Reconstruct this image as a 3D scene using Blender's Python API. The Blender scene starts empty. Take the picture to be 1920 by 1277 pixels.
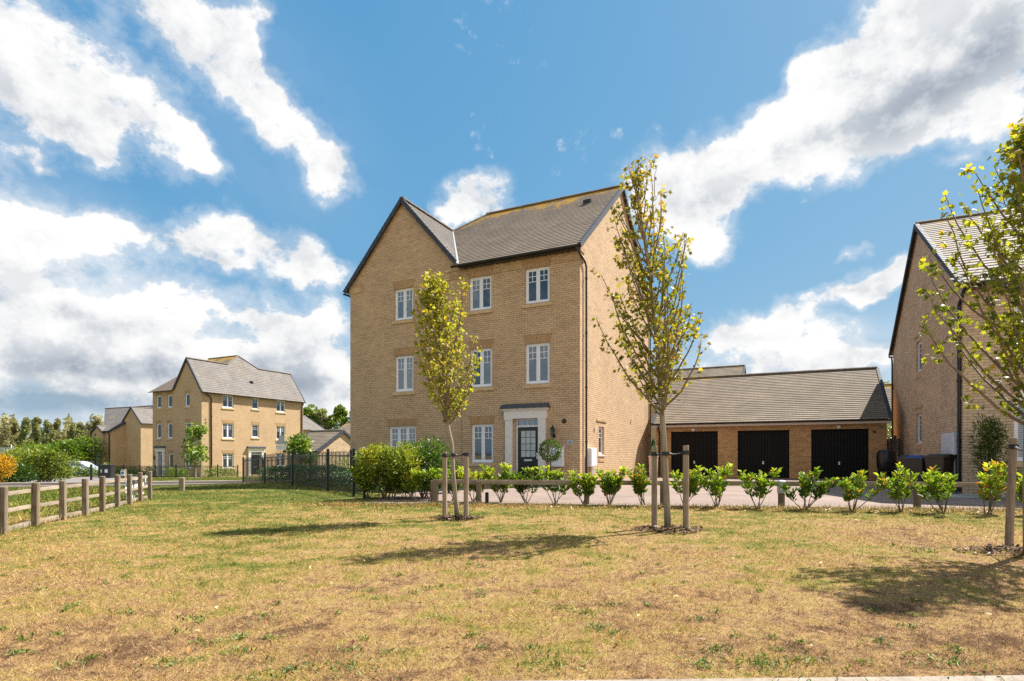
import bpy, math, random
import numpy as np
from mathutils import Vector, Matrix
R = math.radians
rng = np.random.default_rng(7)
random.seed(7)
scene = bpy.context.scene
COL = scene.collection

# ---------------------------------------------------------------- camera facts
F, YH, EYE = 1072.0, 850.0, 1.1           # focal length and horizon in photo pixels, eye height in m
TH = 0.458                                # the estate's street grid, turned against the view
CT, ST = math.cos(TH), math.sin(TH)

def ax(px, d): return (px - 960) / F * d
def az(py, d): return EYE - (py - YH) / F * d
def sstep(a, b, t):
    t = min(1, max(0, (t - a) / (b - a))); return t * t * (3 - 2 * t)
def G(x, y):                              # height of the ground
    return max(-1.6, -0.028 * max(0, y - 15)) * sstep(-6, -14, x) if x < -6 else 0.0

# ---------------------------------------------------------------- mesh builder
class MB:
    def __init__(s): s.v=[]; s.f=[]; s.uv=[]; s.at=[]
    def poly(s, pts, uv=None, at=None):
        i=len(s.v); s.v += [tuple(p) for p in pts]; s.f.append(tuple(range(i,i+len(pts))))
        s.uv.append(uv); s.at.append(at); return s
    def box(s, x0,y0,z0,x1,y1,z1, M=None):
        P=[Vector((x,y,z)) for z in (z0,z1) for y in (y0,y1) for x in (x0,x1)]
        if M is not None: P=[M@p for p in P]
        for q in ((0,2,3,1),(4,5,7,6),(0,1,5,4),(2,6,7,3),(0,4,6,2),(1,3,7,5)): s.poly([P[k] for k in q])
        return s
    def bbox(s,x0,y0,z0,x1,y1,z1,b=.01,M=None):   # box with chamfered vertical edges and top
        ring=[(x0+b,y0),(x1-b,y0),(x1,y0+b),(x1,y1-b),(x1-b,y1),(x0+b,y1),(x0,y1-b),(x0,y0+b)]
        ring2=[(x0+2*b,y0+b),(x1-2*b,y0+b),(x1-b,y0+2*b),(x1-b,y1-2*b),(x1-2*b,y1-b),(x0+2*b,y1-b),(x0+b,y1-2*b),(x0+b,y0+2*b)]
        T=(lambda p:M@Vector(p)) if M is not None else (lambda p:p)
        a=[T((x,y,z0)) for x,y in ring]; c=[T((x,y,z1-b)) for x,y in ring]; d=[T((x,y,z1)) for x,y in ring2]
        for i in range(8):
            j=(i+1)%8; s.poly([a[i],a[j],c[j],c[i]]); s.poly([c[i],c[j],d[j],d[i]])
        s.poly(d); s.poly(a[::-1]); return s
    def prism(s, pts, off):               # closed polygon extruded by a vector
        o=Vector(off); a=[Vector(p) for p in pts]; b=[p+o for p in a]; n=len(a)
        s.poly(a[::-1]); s.poly(b)
        for i in range(n): s.poly([a[i],a[(i+1)%n],b[(i+1)%n],b[i]])
        return s
    def tube(s, pts, rad, n=8, cap=True):
        pts=[Vector(p) for p in pts]; k=len(pts)
        if not hasattr(rad,'__len__'): rad=[rad]*k
        rings=[]; up=None
        for i in range(k):
            d=(pts[min(i+1,k-1)]-pts[max(i-1,0)]).normalized()
            if up is None: up=d.orthogonal().normalized()
            else:
                up=(up-d*up.dot(d)); up=up.normalized() if up.length>1e-6 else d.orthogonal().normalized()
            w=d.cross(up); i0=len(s.v)
            s.v += [tuple(pts[i]+(up*math.cos(t)+w*math.sin(t))*rad[i]) for t in [2*math.pi*q/n for q in range(n)]]
            rings.append(i0)
        for i in range(k-1):
            for q in range(n):
                s.f.append((rings[i]+q,rings[i]+(q+1)%n,rings[i+1]+(q+1)%n,rings[i+1]+q)); s.uv.append(None); s.at.append(None)
        if cap:
            s.f.append(tuple(rings[0]+q for q in range(n))[::-1]); s.uv.append(None); s.at.append(None)
            s.f.append(tuple(rings[-1]+q for q in range(n))); s.uv.append(None); s.at.append(None)
        return s
    def lathe(s, prof, n=20, c=(0,0,0)):
        k=len(prof); i0=len(s.v)
        for r,z in prof: s.v += [(c[0]+r*math.cos(2*math.pi*q/n),c[1]+r*math.sin(2*math.pi*q/n),c[2]+z) for q in range(n)]
        for i in range(k-1):
            for q in range(n):
                s.f.append((i0+i*n+q,i0+i*n+(q+1)%n,i0+(i+1)*n+(q+1)%n,i0+(i+1)*n+q)); s.uv.append(None); s.at.append(None)
        return s
    def build(s, name, mat, parent=None, smooth=False, loc=None, rz=0):
        me=bpy.data.meshes.new(name); me.from_pydata(s.v,[],s.f)
        uvl=me.uv_layers.new(name='UVMap'); data=np.zeros((len(me.loops),2),dtype=np.float32); li=0
        V=s.v
        for fi,f in enumerate(s.f):
            u=s.uv[fi]
            if u is None:
                a,b,c=(Vector(V[f[0]]),Vector(V[f[1]]),Vector(V[f[2]])); n=(b-a).cross(c-a)
                if n.length<1e-12 and len(f)>3: n=(c-a).cross(Vector(V[f[3]])-a)
                if n.length>1e-12: n.normalize()
                if abs(n.z)>.75:
                    for k in f: data[li]=(V[k][0],V[k][1]); li+=1
                else:
                    h=math.hypot(n.x,n.y) or 1; tx,ty=-n.y/h,n.x/h
                    for k in f: data[li]=(tx*V[k][0]+ty*V[k][1],V[k][2]); li+=1
            else:
                for q in u: data[li]=q; li+=1
        uvl.data.foreach_set('uv',data.ravel())
        if any(a is not None for a in s.at):
            A=me.attributes.new('rd','FLOAT','CORNER'); arr=[]
            for fi,f in enumerate(s.f):
                a=s.at[fi]; arr += list(a) if a is not None else [9.0]*len(f)
            A.data.foreach_set('value',np.array(arr,dtype=np.float32))
        if mat: me.materials.append(mat)
        if smooth: me.polygons.foreach_set('use_smooth',[True]*len(me.polygons))
        me.validate(); me.update()
        o=bpy.data.objects.new(name,me); COL.objects.link(o)
        if parent: o.parent=parent
        if loc is not None: o.location=loc
        if rz: o.rotation_euler.z=rz
        return o

def tag(o,label=None,cat=None,group=None,kind=None):
    if label: o['label']=label
    if cat: o['category']=cat
    if group: o['group']=group
    if kind: o['kind']=kind
    return o
def thing(name,label,cat,loc=(0,0,0),rz=0,group=None):
    o=bpy.data.objects.new(name,None); COL.objects.link(o); o.location=loc; o.rotation_euler.z=rz
    o.empty_display_size=.2
    return tag(o,label,cat,group)

def cards(name, tv, tf, P, A, N, S, rnd, mat, parent=None, W=None):
    """one mesh of many leaf-sized faces: template tv (n,3), triangles tf; P places, A axis, N normal, S size"""
    tv=np.asarray(tv,dtype=np.float64); tf=np.asarray(tf,dtype=np.int32); n=len(P); k=len(tv)
    P=np.asarray(P,float); A=np.asarray(A,float); N=np.asarray(N,float); S=np.asarray(S,float)
    A=A/np.maximum(np.linalg.norm(A,axis=1,keepdims=True),1e-9)
    B=np.cross(A,N); B/=np.maximum(np.linalg.norm(B,axis=1,keepdims=True),1e-9); N=np.cross(B,A)
    Wd=S if W is None else np.asarray(W,float)
    V=P[:,None,:]+ Wd[:,None,None]*tv[None,:,0:1]*B[:,None,:] + S[:,None,None]*(tv[None,:,1:2]*A[:,None,:]+tv[None,:,2:3]*N[:,None,:])
    T=(tf[None,:,:]+ (np.arange(n)*k)[:,None,None]).reshape(-1)
    me=bpy.data.meshes.new(name); nt=len(T)//3
    me.vertices.add(n*k); me.vertices.foreach_set('co',V.reshape(-1).astype(np.float32))
    me.loops.add(len(T)); me.loops.foreach_set('vertex_index',T.astype(np.int32))
    me.polygons.add(nt); me.polygons.foreach_set('loop_start',np.arange(0,len(T),3,dtype=np.int32))
    try: me.polygons.foreach_set('loop_total',np.full(nt,3,dtype=np.int32))
    except Exception: pass
    a=me.attributes.new('rnd','FLOAT','POINT'); a.data.foreach_set('value',np.repeat(np.asarray(rnd,dtype=np.float32),k))
    me.update(calc_edges=True); me.materials.append(mat)
    o=bpy.data.objects.new(name,me); COL.objects.link(o)
    if parent: o.parent=parent
    return o
MAPLE_V=[(0,0,0),(.22,.06,.02),(.52,.10,-.05),(.34,.34,.03),(.62,.62,-.10),(.26,.62,.02),(0,1.0,-.12),(-.26,.62,.02),(-.62,.62,-.10),(-.34,.34,.03),(-.52,.10,-.05),(-.22,.06,.02),(0,.40,.05)]
MAPLE_F=[(12,0,1),(12,1,2),(12,2,3),(12,3,4),(12,4,5),(12,5,6),(12,6,7),(12,7,8),(12,8,9),(12,9,10),(12,10,11),(12,11,0)]
OVAL_V=[(0,0,0),(.5,.30,.10),(.46,.62,.10),(0,1,-.10),(-.46,.62,.10),(-.5,.30,.10),(0,.45,0)]
OVAL_F=[(6,0,1),(6,1,2),(6,2,3),(6,3,4),(6,4,5),(6,5,0)]
CLUMP_V=[(0,0,0),(.55,.2,.15),(.35,.55,-.1),(.6,.85,.1),(0,.75,.15),(-.25,1.05,-.05),(-.6,.7,.1),(-.3,.45,-.1),(-.55,.1,.12)]
CLUMP_F=[(0,1,2),(0,2,4),(2,3,4),(4,5,7),(5,6,7),(0,4,7),(0,7,8)]
BLADE_V=[(-.5,0,0),(.5,0,0),(.22,.55,.06),(-.22,.55,.06),(0,1,.22)]
BLADE_F=[(0,1,2),(0,2,3),(3,2,4)]

# ---------------------------------------------------------------- materials
def newmat(name):
    m=bpy.data.materials.new(name); m.use_nodes=True; nt=m.node_tree; nt.nodes.clear()
    out=nt.nodes.new('ShaderNodeOutputMaterial'); return m,nt,out
def nd(nt,t,**kw):
    n=nt.nodes.new(t)
    for k,v in kw.items():
        if k.startswith('_'): setattr(n,k[1:],v)
        else: n.inputs[int(k[1:]) if k[0]=='i' and k[1:].isdigit() else k.replace('__',' ')].default_value=v
    return n
def lk(nt,a,ao,b,bi): nt.links.new(a.outputs[ao],b.inputs[bi])
def rgba(c): return (c[0],c[1],c[2],1)
def ramp(nt,stops,interp='LINEAR'):
    r=nt.nodes.new('ShaderNodeValToRGB'); e=r.color_ramp.elements; r.color_ramp.interpolation=interp
    e[0].position,e[0].color=stops[0][0],rgba(stops[0][1]); e[1].position,e[1].color=stops[-1][0],rgba(stops[-1][1])
    for p,c in stops[1:-1]:
        q=e.new(p); q.color=rgba(c)
    return r
def mixc(nt,fac,a,b,mode='MIX'):
    m=nt.nodes.new('ShaderNodeMix'); m.data_type='RGBA'; m.blend_type=mode
    for i,x in ((0,fac),(6,a),(7,b)):
        if isinstance(x,tuple) and len(x)==2 and hasattr(x[0],'outputs'): nt.links.new(x[0].outputs[x[1]],m.inputs[i])
        elif isinstance(x,(int,float)): m.inputs[i].default_value=x
        else: m.inputs[i].default_value=rgba(x)
    return m
def noise(nt,src,scale,detail=4,rough=.55,so='Vector'):
    n=nd(nt,'ShaderNodeTexNoise',Scale=scale,Detail=detail,Roughness=rough)
    if src is not None: nt.links.new(src[0].outputs[src[1]],n.inputs['Vector'])
    return n
def mrange(nt,src,a,b,c=0,d=1,smooth=False):
    m=nt.nodes.new('ShaderNodeMapRange')
    if smooth: m.interpolation_type='SMOOTHSTEP'
    m.inputs[1].default_value=a; m.inputs[2].default_value=b; m.inputs[3].default_value=c; m.inputs[4].default_value=d
    nt.links.new(src[0].outputs[src[1]],m.inputs[0]); return m
def mth(nt,op,a,b=None,clamp=False):
    m=nt.nodes.new('ShaderNodeMath'); m.operation=op; m.use_clamp=clamp
    for i,x in ((0,a),(1,b)):
        if x is None: continue
        if isinstance(x,tuple): nt.links.new(x[0].outputs[x[1]],m.inputs[i])
        else: m.inputs[i].default_value=x
    return m
def bump(nt,src,strength,dist,bsdf):
    b=nd(nt,'ShaderNodeBump',Strength=strength,Distance=dist); nt.links.new(src[0].outputs[src[1]],b.inputs['Height']); lk(nt,b,'Normal',bsdf,'Normal')

def m_plain(name,c,rough=.5,metal=0,var=.12,scale=6,spec=.5,bmp=0):
    m,nt,out=newmat(name); p=nd(nt,'ShaderNodeBsdfPrincipled',Roughness=rough,Metallic=metal)
    p.inputs['Specular IOR Level'].default_value=spec
    tc=nt.nodes.new('ShaderNodeTexCoord'); n=noise(nt,(tc,'Object'),scale,5,.6)
    r=mrange(nt,(n,0),.3,.7,1-var,1+var); mx=mixc(nt,1.0,c,(1,1,1),'MULTIPLY'); nt.links.new(r.outputs[0],mx.inputs[7])
    lk(nt,mx,2,p,'Base Color'); lk(nt,p,0,out,0)
    if bmp: bump(nt,(n,0),bmp,.01,p)
    return m
def m_brick(name,c1,c2,mortar,w=.225,h=.075,rot=False,var=1.0,rough=.9):
    m,nt,out=newmat(name); p=nd(nt,'ShaderNodeBsdfPrincipled',Roughness=rough); p.inputs['Specular IOR Level'].default_value=.2
    uv=nt.nodes.new('ShaderNodeUVMap'); mp=nt.nodes.new('ShaderNodeMapping'); lk(nt,uv,0,mp,0)
    if rot: mp.inputs['Rotation'].default_value[2]=math.pi/2
    b=nt.nodes.new('ShaderNodeTexBrick'); lk(nt,mp,0,b,'Vector')
    b.inputs['Color1'].default_value=rgba(c1); b.inputs['Color2'].default_value=rgba(c2); b.inputs['Mortar'].default_value=rgba(mortar)
    b.inputs['Scale'].default_value=1; b.inputs['Mortar Size'].default_value=.009; b.inputs['Mortar Smooth'].default_value=.25
    b.inputs['Brick Width'].default_value=w; b.inputs['Row Height'].default_value=h; b.offset=.5
    # each brick its own tone: white noise on the brick's cell
    b2=nt.nodes.new('ShaderNodeTexBrick'); lk(nt,mp,0,b2,'Vector'); b2.offset=.5
    for k,v in (('Color1',(0,0,0,1)),('Color2',(1,1,1,1)),('Mortar',(.5,.5,.5,1))): b2.inputs[k].default_value=v
    b2.inputs['Scale'].default_value=1; b2.inputs['Mortar Size'].default_value=0.0; b2.inputs['Brick Width'].default_value=w; b2.inputs['Row Height'].default_value=h
    b2.inputs['Bias'].default_value=0
    n1=noise(nt,(mp,0),.8,5,.6); n2=noise(nt,(mp,0),9,4,.7)
    f=mrange(nt,(b2,0),0,1,1-.22*var,1+.26*var); f1=mrange(nt,(n1,0),.3,.7,.90,1.08); f2=mrange(nt,(n2,0),.25,.75,.82,1.18)
    g=mth(nt,'MULTIPLY',(f,0),(f1,0)); g=mth(nt,'MULTIPLY',(g,0),(f2,0))
    mx=mixc(nt,1.0,(b,0),(1,1,1),'MULTIPLY'); nt.links.new(g.outputs[0],mx.inputs[7])
    lk(nt,mx,2,p,'Base Color'); lk(nt,p,0,out,0)
    inv=mth(nt,'SUBTRACT',1.0,(b,1)); add=mth(nt,'ADD',(inv,0),(mth(nt,'MULTIPLY',(n2,0),.5),0)); bump(nt,(add,0),.7,.008,p)
    return m
def m_tile(name,c1,c2,lich=.5,w=.30,h=.18):
    m,nt,out=newmat(name); p=nd(nt,'ShaderNodeBsdfPrincipled',Roughness=.85); p.inputs['Specular IOR Level'].default_value=.25
    uv=nt.nodes.new('ShaderNodeUVMap')
    b=nt.nodes.new('ShaderNodeTexBrick'); lk(nt,uv,0,b,'Vector'); b.offset=.5
    b.inputs['Color1'].default_value=rgba(c1); b.inputs['Color2'].default_value=rgba(c2); b.inputs['Mortar'].default_value=rgba([x*.45 for x in c1])
    b.inputs['Scale'].default_value=1; b.inputs['Mortar Size'].default_value=.004; b.inputs['Brick Width'].default_value=w; b.inputs['Row Height'].default_value=h
    n1=noise(nt,(uv,0),.7,6,.65); n2=noise(nt,(uv,0),14,4,.7)
    f=mrange(nt,(n1,0),.3,.7,.80,1.18); f2=mrange(nt,(n2,0),.25,.75,.85,1.15); g=mth(nt,'MULTIPLY',(f,0),(f2,0))
    mx=mixc(nt,1.0,(b,0),(1,1,1),'MULTIPLY'); nt.links.new(g.outputs[0],mx.inputs[7])
    # dark streaks of moss and dirt
    mp=nt.nodes.new('ShaderNodeMapping'); mp.inputs['Scale'].default_value=(3.2,.7,1); lk(nt,uv,0,mp,0); n4=noise(nt,(mp,0),1.0,6,.7)
    dk=mrange(nt,(n4,0),.60,.74,0,.55); mx1=mixc(nt,(dk,0),(mx,2),[x*.35 for x in c1])
    # yellow lichen, thick along the ridge and thinning down the slope
    at=nt.nodes.new('ShaderNodeAttribute'); at.attribute_name='rd'
    n3=noise(nt,(uv,0),3.6,9,.80); n6=noise(nt,(uv,0),.42,3,.6); th0=mrange(nt,(at,2),0,.5+2.6*lich,.58-.24*lich,.82); th=mth(nt,'ADD',(th0,0),(mrange(nt,(n6,0),.35,.65,.16,-.14),0))
    df=mth(nt,'SUBTRACT',(n3,0),(th,0)); lm=mrange(nt,(df,0),0,.10,0,.9)
    lc=mixc(nt,(n2,0),(.40,.24,.03),(.62,.36,.04)); mx2=mixc(nt,(lm,0),(mx1,2),(lc,2))
    lk(nt,mx2,2,p,'Base Color'); lk(nt,p,0,out,0); bump(nt,(n2,0),.4,.006,p)
    return m
def m_wood(name,c1,c2,axis=2,rough=.85):
    m,nt,out=newmat(name); p=nd(nt,'ShaderNodeBsdfPrincipled',Roughness=rough); p.inputs['Specular IOR Level'].default_value=.2
    tc=nt.nodes.new('ShaderNodeTexCoord'); mp=nt.nodes.new('ShaderNodeMapping'); lk(nt,tc,'Object',mp,0)
    sc=[22,22,22]; sc[axis]=1.6; mp.inputs['Scale'].default_value=sc
    oi=nt.nodes.new('ShaderNodeObjectInfo')
    n=noise(nt,(mp,0),1,6,.65); n2=noise(nt,(tc,'Object'),2.5,4,.6)
    r=ramp(nt,[(.25,[x*.55 for x in c1]),(.45,c1),(.62,c2),(.8,[x*.8 for x in c1])]); lk(nt,n,0,r,0)
    f=mrange(nt,(n2,0),.3,.7,.75,1.15); f3=mrange(nt,(oi,'Random'),0,1,.85,1.12); g=mth(nt,'MULTIPLY',(f,0),(f3,0))
    mx=mixc(nt,1.0,(r,0),(1,1,1),'MULTIPLY'); nt.links.new(g.outputs[0],mx.inputs[7])
    lk(nt,mx,2,p,'Base Color'); lk(nt,p,0,out,0); bump(nt,(n,0),.4,.005,p); return m
def m_leaf(name,stops,trans=.35,rough=.5,spec=.3,gain=1.0):
    m,nt,out=newmat(name)
    at=nt.nodes.new('ShaderNodeAttribute'); at.attribute_name='rnd'
    r=ramp(nt,[(p,[x*gain for x in c]) for p,c in stops]); lk(nt,at,2,r,0)
    p=nd(nt,'ShaderNodeBsdfPrincipled',Roughness=rough); p.inputs['Specular IOR Level'].default_value=spec
    lk(nt,r,0,p,'Base Color'); t=nt.nodes.new('ShaderNodeBsdfTranslucent')
    tcx=mixc(nt,1.0,(r,0),(1.5,1.45,.7),'MULTIPLY'); lk(nt,tcx,2,t,0)
    ms=nt.nodes.new('ShaderNodeMixShader'); ms.inputs[0].default_value=trans; lk(nt,p,0,ms,1); lk(nt,t,0,ms,2); lk(nt,ms,0,out,0); return m
def m_glass(name,c=(.012,.022,.035),ref=.30,tint=(.85,.93,1)):
    m,nt,out=newmat(name); d=nd(nt,'ShaderNodeBsdfDiffuse'); 
    tc=nt.nodes.new('ShaderNodeTexCoord'); n=noise(nt,(tc,'Object'),.9,3,.5); mx=mixc(nt,(n,0),[x*.5 for x in c],[x*1.6 for x in c]); lk(nt,mx,2,d,0)
    g=nd(nt,'ShaderNodeBsdfGlossy',Roughness=.015); g.inputs[0].default_value=rgba(tint)
    lw=nd(nt,'ShaderNodeLayerWeight',Blend=.25); f=mrange(nt,(lw,'Fresnel'),0,1,ref,1.0)
    ms=nt.nodes.new('ShaderNodeMixShader'); lk(nt,f,0,ms,0); lk(nt,d,0,ms,1); lk(nt,g,0,ms,2); lk(nt,ms,0,out,0)
    n5=noise(nt,(tc,'Object'),1.3,2,.5); bp=nd(nt,'ShaderNodeBump',Strength=.05,Distance=.02); lk(nt,n5,0,bp,'Height'); lk(nt,bp,0,g,'Normal'); return m
def m_blind(name):                       # window glass with pale slatted blinds behind it
    m,nt,out=newmat(name); d=nd(nt,'ShaderNodeBsdfDiffuse'); uv=nt.nodes.new('ShaderNodeUVMap')
    w=nt.nodes.new('ShaderNodeTexWave'); w.wave_type='BANDS'; w.bands_direction='Y'; w.inputs['Scale'].default_value=6.5; lk(nt,uv,0,w,0)
    mx=mixc(nt,(w,0),(.05,.06,.07),(.38,.40,.42)); lk(nt,mx,2,d,0)
    g=nd(nt,'ShaderNodeBsdfGlossy',Roughness=.02); lw=nd(nt,'ShaderNodeLayerWeight',Blend=.25); f=mrange(nt,(lw,'Fresnel'),0,1,.08,1.0)
    ms=nt.nodes.new('ShaderNodeMixShader'); lk(nt,f,0,ms,0); lk(nt,d,0,ms,1); lk(nt,g,0,ms,2); lk(nt,ms,0,out,0); return m

def turf_color(nt,vec):
    """dry straw, bare soil and green patches across the lawn, by place"""
    n1=noise(nt,vec,.45,5,.6); n2=noise(nt,vec,2.6,7,.74); n3=noise(nt,vec,11,5,.7)
    sx=nt.nodes.new('ShaderNodeSeparateXYZ'); nt.links.new(vec[0].outputs[vec[1]],sx.inputs[0])
    fy=mrange(nt,(sx,1),3,14,-.66,-.36); fx=mrange(nt,(sx,0),-8,6,.08,-.04)
    a=mth(nt,'MULTIPLY',(n1,0),.95); b=mth(nt,'MULTIPLY',(n2,0),1.35); s=mth(nt,'ADD',(a,0),(b,0)); s=mth(nt,'ADD',(s,0),(fy,0)); s=mth(nt,'ADD',(s,0),(fx,0))
    s=mth(nt,'ADD',(s,0),(mth(nt,'MULTIPLY',(mth(nt,'SUBTRACT',(n3,0),.5),0),.65),0))
    return s,n3
GREEN_RAMP=[(.28,(.22,.13,.07)),(.42,(.46,.285,.14)),(.55,(.53,.355,.15)),(.66,(.41,.31,.09)),(.76,(.26,.24,.055)),(.90,(.125,.165,.03))]
def m_turf(name):
    m,nt,out=newmat(name); p=nd(nt,'ShaderNodeBsdfPrincipled',Roughness=.95); p.inputs['Specular IOR Level'].default_value=.1
    g=nt.nodes.new('ShaderNodeNewGeometry'); s,n3=turf_color(nt,(g,'Position')); r=ramp(nt,GREEN_RAMP); lk(nt,s,0,r,0)
    f=mrange(nt,(n3,0),.25,.75,.30,.85); mx=mixc(nt,1.0,(r,0),(1,1,1),'MULTIPLY'); nt.links.new(f.outputs[0],mx.inputs[7])
    n4=noise(nt,(g,'Position'),5.5,6,.7); so=mrange(nt,(n4,0),.54,.70,0,.7); mx2=mixc(nt,(so,0),(mx,2),(.13,.08,.04))
    lk(nt,mx2,2,p,'Base Color'); lk(nt,p,0,out,0); n5=noise(nt,(g,'Position'),45,4,.7); bump(nt,(n5,0),.8,.03,p); return m
def m_blade(name):
    m,nt,out=newmat(name); g=nt.nodes.new('ShaderNodeNewGeometry'); s,n3=turf_color(nt,(g,'Position'))
    at=nt.nodes.new('ShaderNodeAttribute'); at.attribute_name='rnd'
    j=mrange(nt,(at,2),0,1,-.15,.15); s2=mth(nt,'ADD',(s,0),(j,0)); r=ramp(nt,GREEN_RAMP); lk(nt,s2,0,r,0)
    v=mth(nt,'FRACT',(mth(nt,'MULTIPLY',(at,2),17.3),0)); f=mrange(nt,(v,0),0,1,.50,1.42); mx=mixc(nt,1.0,(r,0),(1,1,1),'MULTIPLY'); nt.links.new(f.outputs[0],mx.inputs[7])
    d=nt.nodes.new('ShaderNodeBsdfDiffuse'); t=nt.nodes.new('ShaderNodeBsdfTranslucent'); lk(nt,mx,2,d,0); lk(nt,mx,2,t,0)
    ms=nt.nodes.new('ShaderNodeMixShader'); ms.inputs[0].default_value=.3; lk(nt,d,0,ms,1); lk(nt,t,0,ms,2); lk(nt,ms,0,out,0); return m

BR1,BR2,MOR=(.595,.41,.245),(.445,.298,.172),(.28,.20,.125)
brick=m_brick('buff_brick',BR1,BR2,MOR)
brick_far=m_brick('buff_brick_distant',BR1,BR2,MOR,var=.8)
soldier=m_brick('soldier_brick',(.44,.265,.13),(.38,.23,.115),(.31,.20,.11),rot=True,var=.6)
quoin=m_brick('dressed_brick',(.53,.355,.19),(.45,.30,.16),(.33,.225,.13))
stone=m_plain('sill_stone',(.52,.37,.20),.85,var=.18,scale=9)
tile=m_tile('roof_tile_brown',(.235,.185,.14),(.19,.15,.115),lich=1.05)
tile_g=m_tile('roof_tile_garage',(.228,.180,.130),(.182,.144,.106),lich=.25)
tile_b=m_tile('roof_tile_grey',(.195,.172,.155),(.158,.142,.130),lich=-.3)
ridge_m=m_plain('ridge_tile',(.16,.13,.10),.85,var=.3)
black=m_plain('black_plastic',(.012,.012,.013),.35,var=.2)
verge_m=m_plain('verge_slate_grey',(.05,.056,.07),.7,var=.25,spec=.25)
white=m_plain('white_upvc',(.72,.73,.75),.35,var=.04)
cream=m_plain('cream_paint',(.70,.665,.615),.5,var=.05)
fascia=m_plain('pale_fascia',(.55,.46,.39),.5,var=.06)
glass=m_glass('window_glass',(.006,.026,.055),.06)
glass_grey=m_glass('window_glass_grey',(.05,.06,.07),.13)  # grey base colour paints in a cloud reflection, also serves for curtains
glass_curtain=m_glass('window_glass_curtain',(.13,.145,.16),.10)
glass_green=m_glass('window_glass_tree_reflection',(.05,.055,.03),.12)  # green base colour paints in the trees reflected in the pane
glass_sky=m_glass('window_glass_bright',(.03,.045,.06),.22)
glass_far=m_glass('window_glass_distant',(.03,.035,.04),.07)
blind=m_blind('window_glass_blinds')
glass_dk=m_glass('window_glass_dark',(.02,.022,.025),.14)
frost=m_plain('frosted_door_glass',(.42,.47,.46),.25,var=.15,scale=4)
doorblk=m_plain('black_door_paint',(.010,.011,.013),.3,var=.2)
garage_m=m_plain('black_garage_steel',(.006,.0055,.0055),.6,var=.25,spec=.18)
steel=m_plain('bright_steel',(.65,.65,.66),.3,1.0,var=.1)
galv=m_plain('grey_galvanised',(.40,.42,.44),.5,.3,var=.15)
lead=m_plain('lead_grey',(.055,.06,.07),.6,var=.2)
wood_post=m_wood('weathered_post_wood',(.29,.22,.155),(.40,.31,.225))
wood_dark=m_wood('brown_post_wood',(.17,.125,.085),(.25,.19,.13))
wood_rail=m_wood('weathered_rail_wood',(.23,.18,.13),(.32,.26,.195),axis=0)
bark=m_wood('maple_bark',(.25,.20,.14),(.36,.30,.215))
bark_dk=m_wood('dark_bark',(.13,.10,.07),(.20,.16,.115))
twig_m=m_plain('twig_bark',(.20,.135,.085),.8,var=.2)
rubber=m_plain('black_rubber_strap',(.012,.012,.012),.6,var=.2)
turf=m_turf('dry_turf'); blade_m=m_blade('grass_blades')
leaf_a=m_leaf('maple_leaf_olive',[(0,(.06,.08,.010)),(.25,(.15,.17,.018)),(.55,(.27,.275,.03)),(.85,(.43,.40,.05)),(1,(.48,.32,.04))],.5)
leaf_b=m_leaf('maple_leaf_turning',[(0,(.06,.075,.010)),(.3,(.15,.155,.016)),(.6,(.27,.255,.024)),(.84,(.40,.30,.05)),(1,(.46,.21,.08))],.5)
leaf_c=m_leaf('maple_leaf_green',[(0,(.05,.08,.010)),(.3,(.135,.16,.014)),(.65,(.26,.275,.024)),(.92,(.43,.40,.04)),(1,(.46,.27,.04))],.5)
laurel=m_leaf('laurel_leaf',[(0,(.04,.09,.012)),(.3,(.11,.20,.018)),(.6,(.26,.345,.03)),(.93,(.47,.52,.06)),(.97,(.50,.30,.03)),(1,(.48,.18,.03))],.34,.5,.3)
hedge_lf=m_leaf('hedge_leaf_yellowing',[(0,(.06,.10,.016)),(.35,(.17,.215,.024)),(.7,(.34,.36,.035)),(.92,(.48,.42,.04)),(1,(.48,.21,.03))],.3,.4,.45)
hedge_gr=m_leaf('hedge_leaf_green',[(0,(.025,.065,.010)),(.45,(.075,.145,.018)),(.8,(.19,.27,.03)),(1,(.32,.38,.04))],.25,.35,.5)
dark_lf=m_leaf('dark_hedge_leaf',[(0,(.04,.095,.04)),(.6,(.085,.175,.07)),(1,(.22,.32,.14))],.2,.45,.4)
tree_lf=m_leaf('far_tree_leaf',[(0,(.12,.14,.06)),(.5,(.26,.28,.115)),(1,(.42,.42,.21))],.3)
tree_br=m_leaf('far_tree_leaf_bright',[(0,(.05,.10,.014)),(.5,(.14,.22,.025)),(1,(.30,.37,.05))],.3)
tree_gy=m_leaf('far_tree_leaf_pale',[(0,(.13,.13,.065)),(.5,(.28,.26,.13)),(1,(.42,.38,.21))],.3)
orange_lf=m_leaf('orange_shrub_leaf',[(0,(.10,.14,.02)),(.25,(.38,.26,.03)),(.7,(.66,.36,.04)),(1,(.58,.16,.03))],.3)
SUN_STR=5.0; EXPO=1.3
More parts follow.
